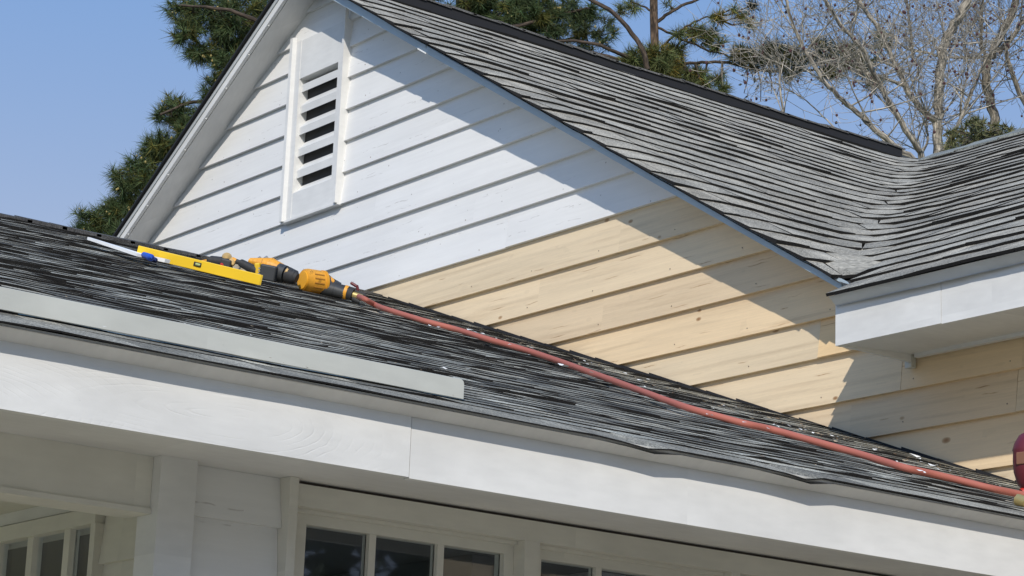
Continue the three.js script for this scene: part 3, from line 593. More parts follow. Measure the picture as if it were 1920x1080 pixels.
{ // spirit level
  const a = onRoof(255, 480, 0.012), b = onRoof(486, 535, 0.012), d = b.clone().sub(a), L = d.length(); d.normalize();
  const z = d.clone().cross(NR).normalize(), g = new THREE.Group(); g.name = numbered('spirit_level');
  g.matrix.makeBasis(d, NR, z).setPosition(a); g.matrix.decompose(g.position, g.quaternion, g.scale); scene.add(g);
  tag(g, 'yellow spirit level lying along the top of the porch roof', 'spirit level');
  const h = 0.036, w = 0.020;
  const bg = new RoundedBoxGeometry(L, h, w, 2, 0.002); bg.translate(L / 2, h / 2, -w / 2); mesh('level_body', bg, std(lin(0.92, 0.60, 0.025), 0.42), g);
  const fr = new RoundedBoxGeometry(0.026, 0.015, 0.003, 2, 0.0015); fr.translate(L * 0.485, h * 0.56, 0.001); mesh('vial_frame', fr, M.rubber, g);
  const vg = new THREE.CylinderGeometry(0.0045, 0.0045, 0.016, 12); vg.rotateZ(Math.PI / 2); vg.translate(L * 0.487, h * 0.56, 0.003); mesh('vial', vg, std(lin(0.45, 0.52, 0.22), 0.2), g);
  const ec = new RoundedBoxGeometry(0.006, h * 0.96, w * 0.96, 1, 0.001); ec.translate(L + 0.002, h / 2, -w / 2); mesh('end_cap', ec, std(lin(0.70, 0.47, 0.03), 0.5), g);
}
{ // long white tapered strip with a blue grip
  const a = onRoof(166, 450, 0.014), b = onRoof(272, 484, 0.016), c = onRoof(284, 484, 0.02), e = onRoof(313, 493, 0.016), w = (p, q, wa, wb, t) => {
    const d = q.clone().sub(p).normalize(), s = d.clone().cross(NR).normalize();
    return hexa([p.clone().addScaledVector(s, -wa), q.clone().addScaledVector(s, -wb), q.clone().addScaledVector(s, wb), p.clone().addScaledVector(s, wa)].flatMap(x => [x]).concat([p.clone().addScaledVector(s, -wa), q.clone().addScaledVector(s, -wb), q.clone().addScaledVector(s, wb), p.clone().addScaledVector(s, wa)].map(x => x.addScaledVector(NR, t))));
  };
  const g = group('caulk_tool', scene); tag(g, 'long white tapered strip with a blue grip beside the yellow level', 'hand tool');
  mesh('strip', w(a, b, 0.006, 0.032, 0.010), M.white, g);
  mesh('grip', smoothCap(onRoof(270, 478, 0.026), onRoof(283, 483, 0.026), 0.010, 0.012), M.blue, g);
  mesh('grip_collar', smoothCap(onRoof(282, 484, 0.018), onRoof(291, 488, 0.018), 0.010, 0.009), M.navy, g);
  mesh('tip', w(onRoof(291, 488, 0.014), e, 0.030, 0.012, 0.012), M.white, g);
}
{ // impact driver (left) : compact, black grip, tan gear case
  const o = [415, 500], L = (px, py, z = 0) => V((px - o[0]) * K * 1.0, -((py - o[1]) - (px - o[0]) * 0.245) * K * 0.98, z);
  const g = toolGroup('impact_driver', o[0], o[1], 0.012, 'small black and tan impact driver behind the middle of the level', 'power tool');
  mesh('grip', smoothCap(L(395, 489, 0.0), L(424, 493, 0.0), 0.019, 0.021), M.rubber, g);
  mesh('motor_housing', [smoothCap(L(418, 483, -0.02), L(421, 486, 0.0), 0.020, 0.019), smoothCap(L(424, 487, -0.01), L(432, 494, 0), 0.016, 0.015)], M.tan, g);
  mesh('battery', (() => { const b = new RoundedBoxGeometry(0.040, 0.034, 0.045, 3, 0.006); b.translate(L(424, 495).x, L(424, 495).y, 0.004); return b; })(), M.plastic, g);
  mesh('button', smoothCap(L(418, 496, 0.022), L(419.5, 498, 0.026), 0.007, 0.007), M.red, g);
  mesh('nose', [cyl(L(430, 488, -0.01), L(437, 491, -0.01), 0.013, 0.012), cyl(L(386, 489, 0), L(378, 490, 0.01), 0.005, 0.003)], M.orange, g);
  mesh('bit_holder', cyl(L(437, 490, -0.01), L(450, 494, -0.01), 0.010, 0.009), M.rubber, g);
}
{ // cordless drill (right)
  const o = [500, 525], L = (px, py, z = 0) => V((px - o[0]) * K, -((py - o[1]) - (px - o[0]) * 0.245) * K * 0.98, z);
  const g = toolGroup('cordless_drill', o[0], o[1], 0.010, 'yellow and black cordless drill with its battery facing the viewer', 'power tool');
  mesh('grip', smoothCap(L(452, 495, 0.02), L(479, 508, 0.03), 0.015, 0.018), M.rubber, g);
  mesh('motor_housing', [smoothCap(L(462, 491, -0.02), L(500, 499, -0.012), 0.013, 0.030), smoothCap(L(500, 501, -0.012), L(520, 508, -0.012), 0.033, 0.026)], M.orange, g);
  mesh('battery_foot', (() => { const b = new RoundedBoxGeometry(0.022, 0.045, 0.035, 3, 0.006); b.rotateZ(0.35); const p = L(485, 506, 0.025); b.translate(p.x, p.y, p.z); return b; })(), M.yellow, g);
  mesh('battery', (() => { const b = new RoundedBoxGeometry(0.062, 0.058, 0.05, 3, 0.007); b.rotateZ(0.05); const p = L(505, 513, 0.03); b.translate(p.x, p.y, p.z); return b; })(), M.plastic, g);
  mesh('contacts', [0, 1, 2, 3].map(i => { const p = L(490.5 + i * 0.6, 505 + i * 5, 0.056); const b = new THREE.BoxGeometry(0.008, 0.006, 0.003); b.translate(p.x, p.y, p.z); return b; }), M.steel, g);
  mesh('gear_case', cyl(L(516, 511, -0.005), L(530, 515, 0.0), 0.035, 0.033, 20), M.plastic, g);
  mesh('chuck', [cyl(L(530, 515, 0), L(534, 516, 0), 0.028, 0.031, 20), cyl(L(534, 516, 0), L(548, 520.5, 0.004), 0.031, 0.027, 20), cyl(L(548, 520.5, 0.004), L(552, 522, 0.005), 0.027, 0.018, 20)], M.rubber, g);
  mesh('collar_mark', cyl(L(531.5, 510.5, 0.012), L(535, 512, 0.012), 0.0165, 0.0165, 14), M.tan, g);
  mesh('belt_hook', [cyl(L(474, 489, -0.02), L(478, 484, -0.02), 0.008, 0.007), cyl(L(484, 489, -0.02), L(490, 484, -0.02), 0.009, 0.008)], M.steel, g);
}
{ // scrap of board under the tools
  const a = onRoof(436, 503, 0.01), b = onRoof(478, 520, 0.01), d = b.clone().sub(a).normalize(), s = d.clone().cross(NR).normalize(), q = (p, u, v) => p.clone().addScaledVector(s, u).addScaledVector(NR, v);
  const m = mesh('wood_scrap', hexa([q(a, -0.03, 0), q(b, -0.03, 0), q(b, 0.01, 0), q(a, 0.01, 0), q(a, -0.03, 0.036), q(b, -0.03, 0.026), q(b, 0.01, 0.026), q(a, 0.01, 0.036)]), M.wood[1], scene);
  tag(m, 'pale scrap of board between the level and the drill', 'wood scrap');
}
{ // pneumatic nailer
  const o = [600, 548], L = (px, py, z = 0) => V((px - o[0]) * K, -((py - o[1]) - (px - o[0]) * 0.245) * K * 0.98, z);
  const g = toolGroup('nail_gun', o[0], o[1], 0.010, 'orange-capped black air nailer joined to the red hose', 'power tool');
  const A = L(574, 527, 0.055), B = L(598, 531, 0.0), ax = B.clone().sub(A).normalize();
  const oct = tube([A.clone().addScaledVector(ax, -0.004), A, A.clone().addScaledVector(ax, 0.012), B], [0.037, 0.042, 0.045, 0.045], 24, true);
  mesh('cap', oct, M.orange, g);
  mesh('cap_face', cyl(A.clone().addScaledVector(ax, -0.008), A.clone().addScaledVector(ax, -0.003), 0.033, 0.036, 24), std(lin(0.90, 0.43, 0.03), 0.4), g);
  const side = ax.clone().cross(V(0, 1, 0)).normalize(), upv = side.clone().cross(ax).normalize();
  for (let i = 0; i < 6; i++) {                          // cooling slots
    const an = (-66 + i * 22) * Math.PI / 180, n = side.clone().multiplyScalar(Math.cos(an)).addScaledVector(upv, Math.sin(an));
    for (const sg of [1]) { const p = A.clone().addScaledVector(ax, 0.022).addScaledVector(n, 0.0425 * sg), q = B.clone().addScaledVector(ax, -0.012).addScaledVector(n, 0.0425 * sg); mesh('slot', cyl(p, q, 0.0042, 0.0042, 6), std(lin(0.40, 0.17, 0.015), 0.6), g); }
  }
  mesh('ring', cyl(B.clone().addScaledVector(ax, -0.002), B.clone().addScaledVector(ax, 0.008), 0.0475, 0.0475, 24), std(lin(0.72, 0.33, 0.02), 0.45), g);
  mesh('housing', [tube([B, L(612, 538, -0.02), L(630, 542, -0.03)], [0.044, 0.036, 0.024], 16, true), smoothCap(L(604, 540, 0.005), L(640, 549, -0.01), 0.030, 0.022)], M.plastic, g);
  mesh('handle', smoothCap(L(622, 539, -0.01), L(643, 548, -0.015), 0.021, 0.021), M.rubber, g);
  mesh('guard', [smoothCap(L(600, 518, -0.01), L(617, 528, 0.0), 0.012, 0.010)], M.orange, g);
  mesh('yellow_ring', cyl(L(641, 547.5, -0.015), L(646.5, 549, -0.015), 0.0275, 0.0265, 20), M.orange, g);
  mesh('end_cap', [cyl(L(646, 549, -0.015), L(657, 552.5, -0.012), 0.025, 0.022, 18), smoothCap(L(656, 545, -0.02), L(676, 553, -0.02), 0.008, 0.007), smoothCap(L(660, 560, -0.01), L(668, 564, -0.01), 0.012, 0.010)], M.rubber, g);
  mesh('fitting', [cyl(L(657, 552.5, -0.012), L(668, 555.5, -0.01), 0.0145, 0.013, 6), cyl(L(668, 555.5, -0.01), L(674, 557.5, -0.01), 0.012, 0.012, 12)], M.brass, g);
  mesh('lever', [smoothCap(L(648, 531, -0.02), L(657, 536, -0.02), 0.006, 0.006), smoothCap(L(659, 536, -0.02), L(662, 543, -0.02), 0.005, 0.006)], M.maroon, g);
}
{ // air hose
  const pts = [[673, 556], [686, 562], [702, 571], [722, 579], [760, 591], [800, 603], [850, 616], [900, 631.5], [950, 646], [1000, 661], [1050, 678], [1100, 696], [1150, 714], [1200, 732.5], [1250, 751], [1300, 768], [1350, 782], [1400, 795], [1450, 806], [1500, 820], [1550, 834], [1600, 848], [1650, 863], [1700, 878], [1750, 889], [1800, 901], [1850, 914], [1925, 930], [1990, 948]];
  const c = new THREE.CatmullRomCurve3(pts.map(([x, y], i) => onRoof(x, y, i < 2 ? 0.035 : 0.024)));
  const h = mesh('air_hose', new THREE.TubeGeometry(c, 260, 0.0098, 12), M.hose, scene);
  tag(h, 'faded red air hose running down the porch roof beside the wall', 'hose');
}
{ // dark red rounded air tool at the frame's right edge
  const g = group('air_fitting', scene); tag(g, 'dark red rounded tool with a stem at the lower end of the hose', 'air tool');
  const p = (px, py, h) => onRoof(px, py, h), c = at(1931, 868, onRoof(1914, 922, 0.02).clone().sub(EYE).dot(fwd) - 0.05);
  const prof = [[0, -0.082], [0.018, -0.078], [0.034, -0.058], [0.043, -0.026], [0.045, 0.004], [0.044, 0.030], [0.046, 0.034], [0.041, 0.052], [0.028, 0.074], [0.012, 0.084], [0, 0.086]].map(q => new THREE.Vector2(...q));
  const b = new THREE.LatheGeometry(prof, 28); b.translate(c.x, c.y, c.z); mesh('bowl', b, M.maroon, g);
  const foot = p(1916, 925, 0.02);
  mesh('stem', tube([V(c.x, c.y - 0.07, c.z), foot], [0.016, 0.013], 12, true), M.red, g);
  const lb = new RoundedBoxGeometry(0.03, 0.034, 0.012, 2, 0.003); const dir = right.clone().multiplyScalar(-0.028).addScaledVector(fwd, -0.032); lb.lookAt(V(dir.x, 0, dir.z)); lb.translate(c.x + dir.x, c.y + 0.006, c.z + dir.z); mesh('badge', lb, std(lin(0.22, 0.10, 0.055), 0.5), g);
  mesh('coupler', cyl(p(1908, 937, 0.02), p(1925, 942, 0.02), 0.016, 0.014, 8), M.brass, g);
}
{ // chips of old paint and litter along the hose and the wall
  const P = [], C = [];
  const chip = (p, s, c) => { if (p.x > EX - 0.03) return; const a = rnd() * 6.28, n = 3 + Math.floor(rnd() * 2), q = []; const e1 = V(Math.cos(a), -0.346 * Math.cos(a), Math.sin(a)), e2 = NR.clone().cross(e1).normalize(); for (let i = 0; i < n + 1; i++) q.push(p.clone().addScaledVector(e1, Math.cos(i / (n + 1) * 6.28) * s * rr(0.5, 1.3)).addScaledVector(e2, Math.sin(i / (n + 1) * 6.28) * s * rr(0.3, 0.7)).addScaledVector(NR, rr(0, s * 0.45))); for (let i = 1; i < n; i++) for (const v of [q[0], q[i], q[i + 1]]) { P.push(v.x, v.y, v.z); C.push(...c); } };
  const wh = [0.82, 0.82, 0.80], br = [0.22, 0.15, 0.09], tn = [0.45, 0.36, 0.24];
  for (const [x, y, s] of [[820, 615, 0.016], [806, 612, 0.012], [880, 621, 0.02], [890, 623, 0.014], [1058, 688, 0.02], [1052, 686, 0.015], [972, 645, 0.014], [832, 692, 0.011], [877, 693, 0.009], [1322, 765, 0.014], [1455, 800, 0.015], [1715, 858, 0.022], [1722, 861, 0.014], [1757, 880, 0.024], [1770, 886, 0.016], [1745, 874, 0.014], [1640, 845, 0.012], [1500, 806, 0.012], [905, 626, 0.010], [1100, 684, 0.010]]) chip(onRoof(x, y, 0.018), s, wh);
  for (const [x, y] of [[955, 647], [1327, 777], [1335, 779], [1395, 793], [1440, 804], [1725, 884], [1733, 886], [1108, 699]]) chip(onRoof(x, y, 0.033), rr(0.007, 0.012), wh);
  for (let i = 0; i < 330; i++) { const t = rnd(), x = 690 + t * 1200, y = 556 + (x - 690) * 0.2915 + rr(2, 10 + 14 * rnd()); chip(onRoof(x, y, 0.015), rr(0.003, 0.009), rnd() < 0.22 ? wh : rnd() < 0.6 ? br : tn); }
  for (let i = 0; i < 160; i++) { const x = rr(30, 1850), y0 = 470 + x * 0.245, y = y0 + rr(20, 120); chip(onRoof(x, y, 0.014), rr(0.002, 0.005), rnd() < 0.15 ? wh : rnd() < 0.6 ? br : tn); }
  const g = new THREE.BufferGeometry(); g.setAttribute('position', new THREE.Float32BufferAttribute(P, 3)); g.setAttribute('color', new THREE.Float32BufferAttribute(C, 3)); g.computeVertexNormals();
  tag(mesh('paint_chips', g, new THREE.MeshStandardMaterial({ roughness: 0.9, vertexColors: true, side: THREE.DoubleSide }), scene), 'paint chips and dry litter scattered over the porch roof', 'litter', null, 'stuff');
}

// ------------------------------------------------------------------ trees behind the house
const limbBark = std(lin(0.19, 0.145, 0.115), 0.95, { map: barkMap }), barkPine = std(lin(0.33, 0.235, 0.175), 0.95, { map: barkMap }), barkGrey = std(lin(0.90, 0.85, 0.77), 0.9, { map: barkMap }), barkDark = std(lin(0.20, 0.17, 0.145), 0.95, { map: barkMap });
const needleMat = new THREE.MeshStandardMaterial({ vertexColors: true, roughness: 0.75, side: THREE.DoubleSide, transparent: false });
function soup() { return { P: [], C: [] }; }
function soupMesh(name, s, mat, parent) { const g = new THREE.BufferGeometry(); g.setAttribute('position', new THREE.Float32BufferAttribute(s.P, 3)); g.setAttribute('color', new THREE.Float32BufferAttribute(s.C, 3)); g.computeVertexNormals(); return mesh(name, g, mat, parent); }
function tuft(s, p, dir, len, n, col) {                 // a spray of needles round a twig end
  const d = dir.clone().normalize();
  for (let i = 0; i < n; i++) {
    const r = V(rr(-1, 1), rr(-1, 1), rr(-1, 1)).normalize(), a = d.clone().multiplyScalar(rr(0.15, 0.95)).add(r).normalize(), b0 = p.clone().addScaledVector(d, -rr(0, 0.55) * len), l = len * rr(0.6, 1.1);
    const w = a.clone().cross(V(rr(-1, 1), rr(-1, 1), rr(-1, 1))).normalize().multiplyScalar(rr(0.0042, 0.0075));
    const e = b0.clone().addScaledVector(a, l); e.y -= l * 0.08;
    const k = rr(0.6, 1.35), q = rnd();
    for (const v of [b0.clone().sub(w), b0.clone().add(w), e]) { s.P.push(v.x, v.y, v.z); s.C.push(col[0] * k * (0.85 + 0.5 * q), col[1] * k, col[2] * k); }
  }
}
function blob(s, p, r, c) { const g = new THREE.IcosahedronGeometry(r, 0).attributes.position; for (let i = 0; i < g.count; i++) { s.P.push(p.x + g.getX(i), p.y + g.getY(i) * 1.3, p.z + g.getZ(i)); s.C.push(...c); } }
function pine({ label, D, trunk, radii, limbs, clumps, tufts, col, cones, needle = 0.21, perTuft = 30, root }) {
  const t = group('pine_tree', scene); tag(t, label, 'pine tree');
  const tp = trunk.map(([x, y, d = 0]) => at(x, y, D + d)); const base = tp.at(-1).clone(); base.y = -0.1;
  const tr = [...radii, radii.at(-1) * 1.5]; tp.push(base);
  mesh('trunk', tube(tp, tr, 12), barkPine, t);
  const sticks = [];
  for (const [pts, r0, r1] of limbs) {
    const q = pts.map(([x, y, d = 0]) => at(x, y, D + d)), c = new THREE.CatmullRomCurve3(q), n = q.length * 3, sp = c.getPoints(n);
    const wob = sp.map((p, i) => i && i < n ? p.add(V(rr(-1, 1), rr(-1, 1), rr(-1, 1)).multiplyScalar(0.012)) : p);
    mesh('limb', tube(wob, wob.map((_, i) => r0 + (r1 - r0) * i / n), 7), limbBark, t);
    sticks.push(...wob);
  }
  for (const p of tp.slice(0, -1)) sticks.push(p);
  const s = soup(), cs = soup(), tw = [];
  for (const [cx, cy, cr, dens = 1, tone = 1] of clumps) {
    const n = Math.round(tufts * dens * (cr / 35) ** 2), R = cr * D / (F * 540), cen = at(cx, cy, D + rr(-1, 1) * R);
    let near = sticks[0], bd = 1e9; for (const q of sticks) { const dd = q.distanceTo(cen); if (dd < bd) { bd = dd; near = q; } }
    const hub = cen.clone().lerp(near, Math.min(0.5, 0.35 * R / Math.max(bd, 0.01)));
    if (bd > 0.1) tw.push(tube([near, near.clone().lerp(hub, 0.5).add(V(rr(-.1, .1), rr(-.15, .02), rr(-.1, .1))), hub], [0.022, 0.016, 0.012], 5));
    for (let i = 0; i < n; i++) {
      const v = V(rr(-1, 1), rr(-1, 1), rr(-1, 1)); if (v.lengthSq() > 1) v.normalize(); v.y *= 0.85;
      const p = cen.clone().addScaledVector(v, R), dir = p.clone().sub(hub).normalize().add(V(0, 0.55, 0));
      if (rnd() < 0.45) tw.push(tube([hub.clone().lerp(p, rr(0, 0.3)), hub.clone().lerp(p, 0.6).add(V(0, -0.03, 0)), p], [0.010, 0.008, 0.005], 3));
      const k = tone * rr(0.75, 1.25), warm = rnd() < 0.18 ? 1.5 : 1;
      tuft(s, p, dir, needle * rr(0.8, 1.15), perTuft, [col[0] * k * warm, col[1] * k, col[2] * k * (2 - warm)]);
      if (rnd() < cones) for (let j = 0; j < 2; j++) blob(cs, p.clone().add(V(rr(-.07, .07), rr(-.03, .09), rr(-.07, .07))), rr(0.012, 0.025), [0.36, 0.29, 0.11]);
    }
  }
  mesh('twigs', tw, barkDark, t).userData.kind = 'stuff';
  soupMesh('needles', s, needleMat, t).userData.kind = 'stuff';
  if (cs.P.length) soupMesh('pollen_cones', cs, new THREE.MeshStandardMaterial({ vertexColors: true, roughness: 0.9 }), t).userData.kind = 'stuff';
  return t;
}
pine({
  label: 'dense dark pine rising behind the left slope of the gable', D: 40, trunk: [[640, -500], [640, -150], [635, 100], [630, 420]], radii: [0.05, 0.16, 0.22, 0.26],
  limbs: [[[[630, 150], [520, 60, -.5], [430, 20, -.6], [340, 10]], 0.06, 0.02], [[[632, 230], [520, 150], [420, 120, .4], [360, 70]], 0.06, 0.02], [[[632, 320], [480, 230], [380, 190], [300, 215, -.4]], 0.06, 0.02], [[[630, 400], [470, 300], [360, 270], [285, 265]], 0.06, 0.02], [[[630, 470], [420, 380], [300, 330], [220, 325]], 0.05, 0.02], [[[630, 520], [430, 450], [270, 410], [160, 405]], 0.05, 0.015]],
  clumps: [[340, 18, 30], [352, 48, 32], [335, 70, 16, .7], [395, 28, 45], [450, 40, 55], [500, 20, 50], [378, 92, 30], [365, 100, 16], [430, 95, 45], [480, 70, 45], [425, 122, 28, .8], [455, 130, 35], [405, 158, 26], [395, 172, 20], [440, 170, 38], [415, 195, 30], [335, 208, 32], [355, 235, 32], [300, 212, 20, .8], [322, 190, 16, .8], [380, 225, 32], [345, 258, 30], [300, 268, 28], [320, 285, 34], [285, 282, 22], [255, 312, 26], [285, 325, 34], [222, 328, 18, .8], [250, 352, 28], [235, 345, 22], [222, 378, 22], [245, 385, 30], [205, 405, 28], [172, 415, 22], [152, 398, 13, .8], [228, 418, 32], [150, 432, 17], [185, 440, 30], [225, 445, 30]],
  tufts: 40, needle: 0.26, col: [0.062, 0.104, 0.036], cones: 0.10, perTuft: 44,
});
pine({
  label: 'bushy middle pine with pale buds above the ridge', D: 46, trunk: [[872, -400], [872, -100], [872, 40], [872, 300]], radii: [0.05, 0.16, 0.19, 0.24],
  limbs: [[[[872, 30], [960, 0], [1040, -30]], 0.06, 0.03], [[[872, 60], [960, 50, -.6], [1040, 30], [1100, 15]], 0.05, 0.02], [[[872, 120], [980, 80, .5], [1060, 75], [1110, 60]], 0.05, 0.02], [[[872, 80], [820, 30], [780, 0]], 0.05, 0.02]],
  clumps: [[800, -5, 30], [835, 20, 24, .8], [905, 10, 40, 1, 1.1], [915, 50, 36, 1, 1.2], [955, 25, 45, 1, 1.15], [1000, 20, 42], [950, 70, 36, 1, 1.2], [985, 80, 34], [1025, 45, 38, 1, .9], [1045, 90, 26, .8, .8], [1020, 105, 22], [1080, 50, 26, .55, .7], [1095, 75, 20, .5, .7], [1060, 15, 30, .8], [1110, 20, 24, .5], [1140, 45, 16, .5, .7], [1120, 65, 18, .4, .7], [1075, 110, 16, .4, .8], [1110, 100, 20, .6, .8], [1135, 75, 18, .5, .8], [1085, 30, 30, .8], [1155, 60, 12, .4, .8], [780, 20, 26], [860, 40, 24, .8], [890, -15, 40]],
  tufts: 58, needle: 0.26, col: [0.058, 0.098, 0.034], cones: 0.10, perTuft: 44,
});
pine({
  label: 'open pine with a bare straight trunk and dark limbs right of the ridge middle', D: 42, trunk: [[1224, -400], [1225, -60], [1226, 30], [1228, 100], [1230, 300]], radii: [0.05, 0.068, 0.072, 0.078, 0.10],
  limbs: [[[[1214, 130, -.6], [1206, 97, -.6], [1184, 62, -.5], [1144, 19, -.4], [1097, -6, -.3], [1060, -30]], 0.052, 0.03], [[[1200, 112], [1168, 103, -.4], [1120, 84, -.6], [1075, 76, -.5], [1030, 78, -.4]], 0.04, 0.022], [[[1190, 118, .5], [1140, 106, .5], [1080, 92, .5], [1040, 88, .5]], 0.034, 0.02], [[[1228, 45], [1240, 35], [1265, 18], [1300, 3], [1335, -14]], 0.036, 0.022], [[[1231, 50], [1248, 58], [1270, 70], [1300, 82], [1330, 96], [1355, 100], [1372, 112]], 0.024, 0.016], [[[1240, 88], [1262, 70], [1290, 48], [1318, 34], [1335, 30]], 0.024, 0.012], [[[1285, 119], [1320, 117], [1366, 117], [1400, 127], [1460, 134], [1530, 130], [1660, 110, .5]], 0.030, 0.02], [[[1228, 28], [1210, 14], [1185, 4]], 0.022, 0.014]],
  clumps: [[1190, 112, 24, 1, 1.3], [1215, 100, 22, .9, 1.3], [1238, 118, 34, 1, 1.3], [1268, 96, 20, .9, 1.2], [1210, 128, 30, 1, 1.2], [1262, 130, 28, 1, 1.2], [1290, 140, 18, .8, 1.1], [1318, 158, 20, .9, 1.2], [1345, 148, 16, .9, 1.2], [1352, 168, 15, .8, 1.1], [1300, 160, 18, .8, 1.2], [1275, 60, 15, .6, 1.1], [1300, 62, 22, .7, 1.1], [1325, 72, 20, .8, 1.2], [1345, 82, 16, .8, 1.2], [1350, 30, 16, .8, 1.3], [1395, 30, 17, .5, 1.3], [1378, 14, 13, .5, 1.3], [1410, 42, 12, .5, 1.3], [1190, 10, 18, .5, 1.2], [1160, 20, 14, .5], [1255, 8, 12, .4], [1180, 130, 26, 1, 1.3], [1245, 140, 26, 1, 1.3], [1250, 100, 18, .9, 1.3], [1310, 140, 20, .8, 1.2], [1385, 100, 20, 1, .55], [1412, 108, 26, 1, .5], [1450, 98, 28, 1, .45], [1490, 108, 28, 1, .5], [1540, 95, 28, .9, .55], [1585, 105, 30, .9, .8], [1620, 118, 26, .8, .9], [1655, 75, 22, .7, .8], [1560, 130, 24, .7, .7], [1480, 130, 22, .5, .5], [1640, 150, 22, .5, .8], [1410, 10, 11, .9, .3]],
  tufts: 64, col: [0.092, 0.120, 0.040], cones: 0.05, perTuft: 38, needle: 0.25,
});

// bare winter trees
function bareTree({ name, label, D, stems, mat, twigN, seeds, pods, spread = 1 }) {
  const t = group(name, scene); tag(t, label, 'bare tree');
  const tw = [], ps = soup();
  const grow = (p, dir, len, r, lev) => {
    const n = 4, pts = [p.clone()], rad = [r]; let q = p.clone(), d = dir.clone();
    for (let i = 1; i <= n; i++) {
      d.add(V(rr(-1, 1), rr(-0.8, 1) + 0.12, rr(-1, 1)).multiplyScalar(0.24)).normalize(); q = q.clone().addScaledVector(d, len / n); pts.push(q); rad.push(Math.max(0.0026, r * (1 - 0.62 * i / n)));
      if (lev > 0 && rnd() < 0.92) { const a = V(rr(-1, 1), rr(-0.75, 1), rr(-1, 1)).normalize(); grow(q, d.clone().multiplyScalar(0.8).add(a.multiplyScalar(0.95)).normalize(), len * rr(0.45, 0.75), Math.max(0.003, rad[i] * 0.62), lev - 1); }
      if (lev === 0 && rnd() < pods) blob(ps, q.clone().add(V(rr(-.02, .02), rr(-.05, 0), rr(-.02, .02))), rr(0.011, 0.019), [0.075, 0.030, 0.032]);
    }
    tw.push(tube(pts, rad, lev > 1 ? 5 : 3));
  };
  const first = stems[0][0].at(-1);
  stems.forEach(([pts, r0, r1, lev = 2, dens = 1], si) => {
    const q = pts.map(([x, y, d = 0]) => at(x, y, D + d));
    const c = new THREE.CatmullRomCurve3(q), n = Math.max(8, q.length * 4), sp = c.getPoints(n);
    const w = sp.map((p, i) => i && i < n ? p.clone().add(V(rr(-1, 1), rr(-1, 1), rr(-1, 1)).multiplyScalar(0.25 * r0)) : p);
    const radii = w.map((_, i) => 0.8 * (r0 + (r1 - r0) * Math.pow(i / n, 0.9)));
    if (w[0].y < 7.6 && si < 3) { const b = w[0].clone(); const root = V(b.x + rr(-.1, .1), -0.1, b.z); w.unshift(root); radii.unshift(r0 * 1.5); }
    mesh(si ? 'stem' : 'trunk', tube(w, radii, 9), mat, t);
    const tot = Math.round(twigN * dens);
    for (let k = 0; k < tot; k++) {
      const i = 2 + Math.floor(rnd() * (w.length - 3)), p = w[i].clone().lerp(w[i + 1] || w[i], rnd()), ax = (w[i + 1] || w[i]).clone().sub(w[i - 1]).normalize();
      const a = V(rr(-1, 1), rr(-0.5, 1), rr(-1, 1)).normalize(); grow(p, ax.multiplyScalar(0.6).add(a).normalize(), rr(0.45, 1.25) * spread, Math.min(radii[i] * 0.5, rr(0.006, 0.0115)), lev);
    }
  });
  mesh('twigs', tw, mat, t).userData.kind = 'stuff';
  if (ps.P.length) soupMesh('seed_pods', ps, new THREE.MeshStandardMaterial({ vertexColors: true, roughness: 0.8 }), t).userData.kind = 'stuff';
}
bareTree({
  name: 'bare_tree', label: 'pale many-stemmed bare tree with dark seed pods above the valley', D: 27, mat: barkGrey, pods: 0.05, twigN: 19,
  stems: [
    [[[1756, 320], [1758, 250, .1], [1762, 180, .1], [1766, 120, .2], [1772, 82, .2], [1786, 50, .2], [1802, 22, .2], [1818, -20, .2]], 0.075, 0.062, 2, .9],
    [[[1735, 318, -.4], [1722, 282, -.4], [1690, 230, -.5], [1664, 185, -.5], [1640, 140, -.5], [1612, 85, -.6], [1570, 40, -.6], [1540, -10, -.6]], 0.052, 0.026, 2, 1],
    [[[1722, 305, -.8], [1680, 275, -.8], [1640, 242, -.9], [1600, 205, -.9], [1560, 170, -1], [1520, 112, -1], [1492, 60, -1], [1472, -10, -1]], 0.050, 0.020, 2, 1],
    [[[1760, 228, .1], [1728, 205, 0], [1705, 175, 0], [1690, 140, 0], [1668, 100, .1], [1645, 50, .1], [1615, 10, .1], [1590, -20, .1]], 0.052, 0.024, 2, 1],
    [[[1694, 160, 0], [1655, 145, -.2], [1610, 133, -.3], [1560, 122, -.4], [1520, 100, -.4], [1462, 83, -.4]], 0.026, 0.010, 2, .8],
    [[[1768, 108, .2], [1735, 98, .3], [1700, 92, .3], [1668, 62, .3]], 0.022, 0.010, 2, .6],
    [[[1763, 290, -.3], [1800, 225, -.4], [1822, 172, -.4], [1850, 110, -.4], [1880, 70, -.4]], 0.030, 0.014, 2, .7],
    [[[1690, 128, .5], [1660, 118, .5], [1645, 113, .5]], 0.024, 0.018, 1, .2],
    [[[1480, 265, -1], [1464, 180, -1], [1458, 120, -1], [1440, 110, -1.1], [1412, 92, -1.1]], 0.018, 0.008, 2, .5],
    [[[1580, 255, -.5], [1540, 215, -.5], [1500, 180, -.6], [1470, 165, -.6]], 0.012, 0.006, 1, .6],
    [[[1712, 318, .2], [1740, 260, .2], [1730, 220, .2]], 0.022, 0.012, 1, .5],
    [[[1620, -10, .8], [1605, 25, .8], [1590, 70, .8]], 0.02, 0.012, 2, .5],
  ],
});
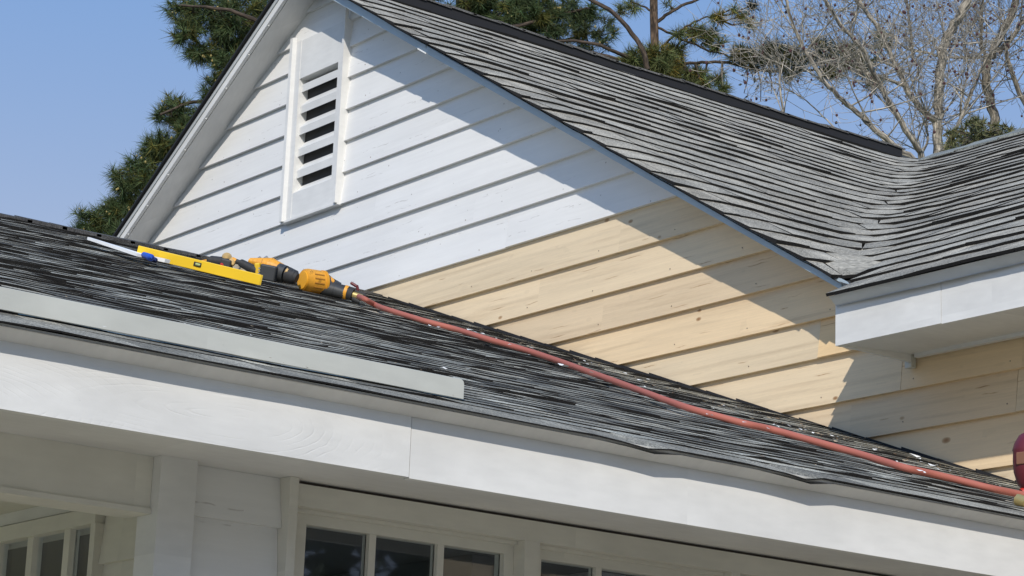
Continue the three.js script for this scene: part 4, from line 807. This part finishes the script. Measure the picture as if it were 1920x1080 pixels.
bareTree({
  name: 'bare_tree', label: 'bare tree with a thick forked trunk at the right edge behind the wing ridge', D: 31, mat: std(lin(0.56, 0.51, 0.44), 0.95, { map: barkMap }), pods: 0.05, twigN: 17,
  stems: [
    [[[1873, 300], [1866, 230], [1853, 180], [1850, 125], [1862, 95], [1882, 55], [1900, 20], [1912, -30]], 0.085, 0.060, 2, 1],
    [[[1856, 118, .2], [1842, 90, .2], [1840, 40, .2], [1845, -20, .2]], 0.035, 0.020, 2, .8],
    [[[1960, 260, -.5], [1915, 180, -.5], [1895, 130, -.5], [1885, 90, -.5]], 0.05, 0.03, 2, .8],
    [[[1872, 100, .2], [1905, 60, .2], [1935, 20, .2]], 0.05, 0.03, 2, .6],
    [[[1712, 110, 1], [1706, 50, 1], [1698, -20, 1]], 0.028, 0.02, 2, .7],
    [[[1850, 106, .4], [1800, 108, .5], [1770, 106, .6]], 0.026, 0.02, 1, .3],
    [[[1820, 300, .6], [1800, 210, .6], [1815, 120, .6], [1795, 30, .6]], 0.016, 0.010, 2, .9],
  ],
});
// low evergreen behind the wing ridge
{
  const t = group('evergreen_shrub', scene); tag(t, 'olive green evergreen behind the pale ridge caps at right', 'evergreen'); const s = soup(), tw = [];
  const c0 = at(1835, 262, 24), base = V(c0.x, -0.1, c0.z);
  mesh('trunk', tube([base, c0.clone().add(V(0, -0.6, 0)), c0], [0.08, 0.05, 0.02], 7), barkDark, t);
  for (let i = 0; i < 230; i++) { const px = rr(1775, 1915), py = rr(222, 330) + Math.abs(px - 1835) * 0.25, p = at(px, py, 24 + rr(-.8, .8)); tuft(s, p, V(rr(-1, 1), rr(0, 1), rr(-1, 1)), 0.11, 26, [0.11, 0.125, 0.05]); if (rnd() < .4) tw.push(tube([c0, c0.clone().lerp(p, .5).add(V(0, .03, 0)), p], [.012, .008, .004], 3)); }
  mesh('twigs', tw, barkDark, t); soupMesh('leaves', s, needleMat, t).userData.kind = 'stuff';
}
// hanging vine with a few large dark leaves in front of the pine limb
{
  const t = group('climbing_vine', scene); tag(t, 'dark leaved vine hanging under the pine limb left of the bare tree', 'vine'); const s = soup(), tw = [];
  for (const [x0, y0, x1, y1] of [[1400, 125, 1395, 175], [1420, 128, 1426, 190], [1440, 130, 1446, 176], [1462, 132, 1455, 185]]) tw.push(tube([at(x0, y0, 38), at((x0 + x1) / 2 + 4, (y0 + y1) / 2, 38), at(x1, y1, 38)], [0.012, 0.010, 0.007], 4));
  for (let i = 0; i < 95; i++) {
    const px = rr(1392, 1475), py = 128 + rnd() * rnd() * 62, p = at(px, py, 38 + rr(-.3, .3)), d = V(rr(-1, 1), rr(-1, .1), rr(-1, 1)).normalize(), w = d.clone().cross(V(rr(-1, 1), rr(-1, 1), rr(-1, 1))).normalize(), l = rr(0.05, 0.095), k = rr(.7, 1.3);
    const a = p, b = p.clone().addScaledVector(d, l * .45).addScaledVector(w, l * .3), c = p.clone().addScaledVector(d, l), e = p.clone().addScaledVector(d, l * .45).addScaledVector(w, -l * .3);
    for (const v of [a, b, c, a, c, e]) { s.P.push(v.x, v.y, v.z); s.C.push(.028 * k, .034 * k, .026 * k); }
  }
  mesh('stem', tw, barkDark, t); soupMesh('leaves', s, new THREE.MeshStandardMaterial({ vertexColors: true, roughness: 0.7, side: THREE.DoubleSide }), t).userData.kind = 'stuff';
}
renderer.render(scene, camera);
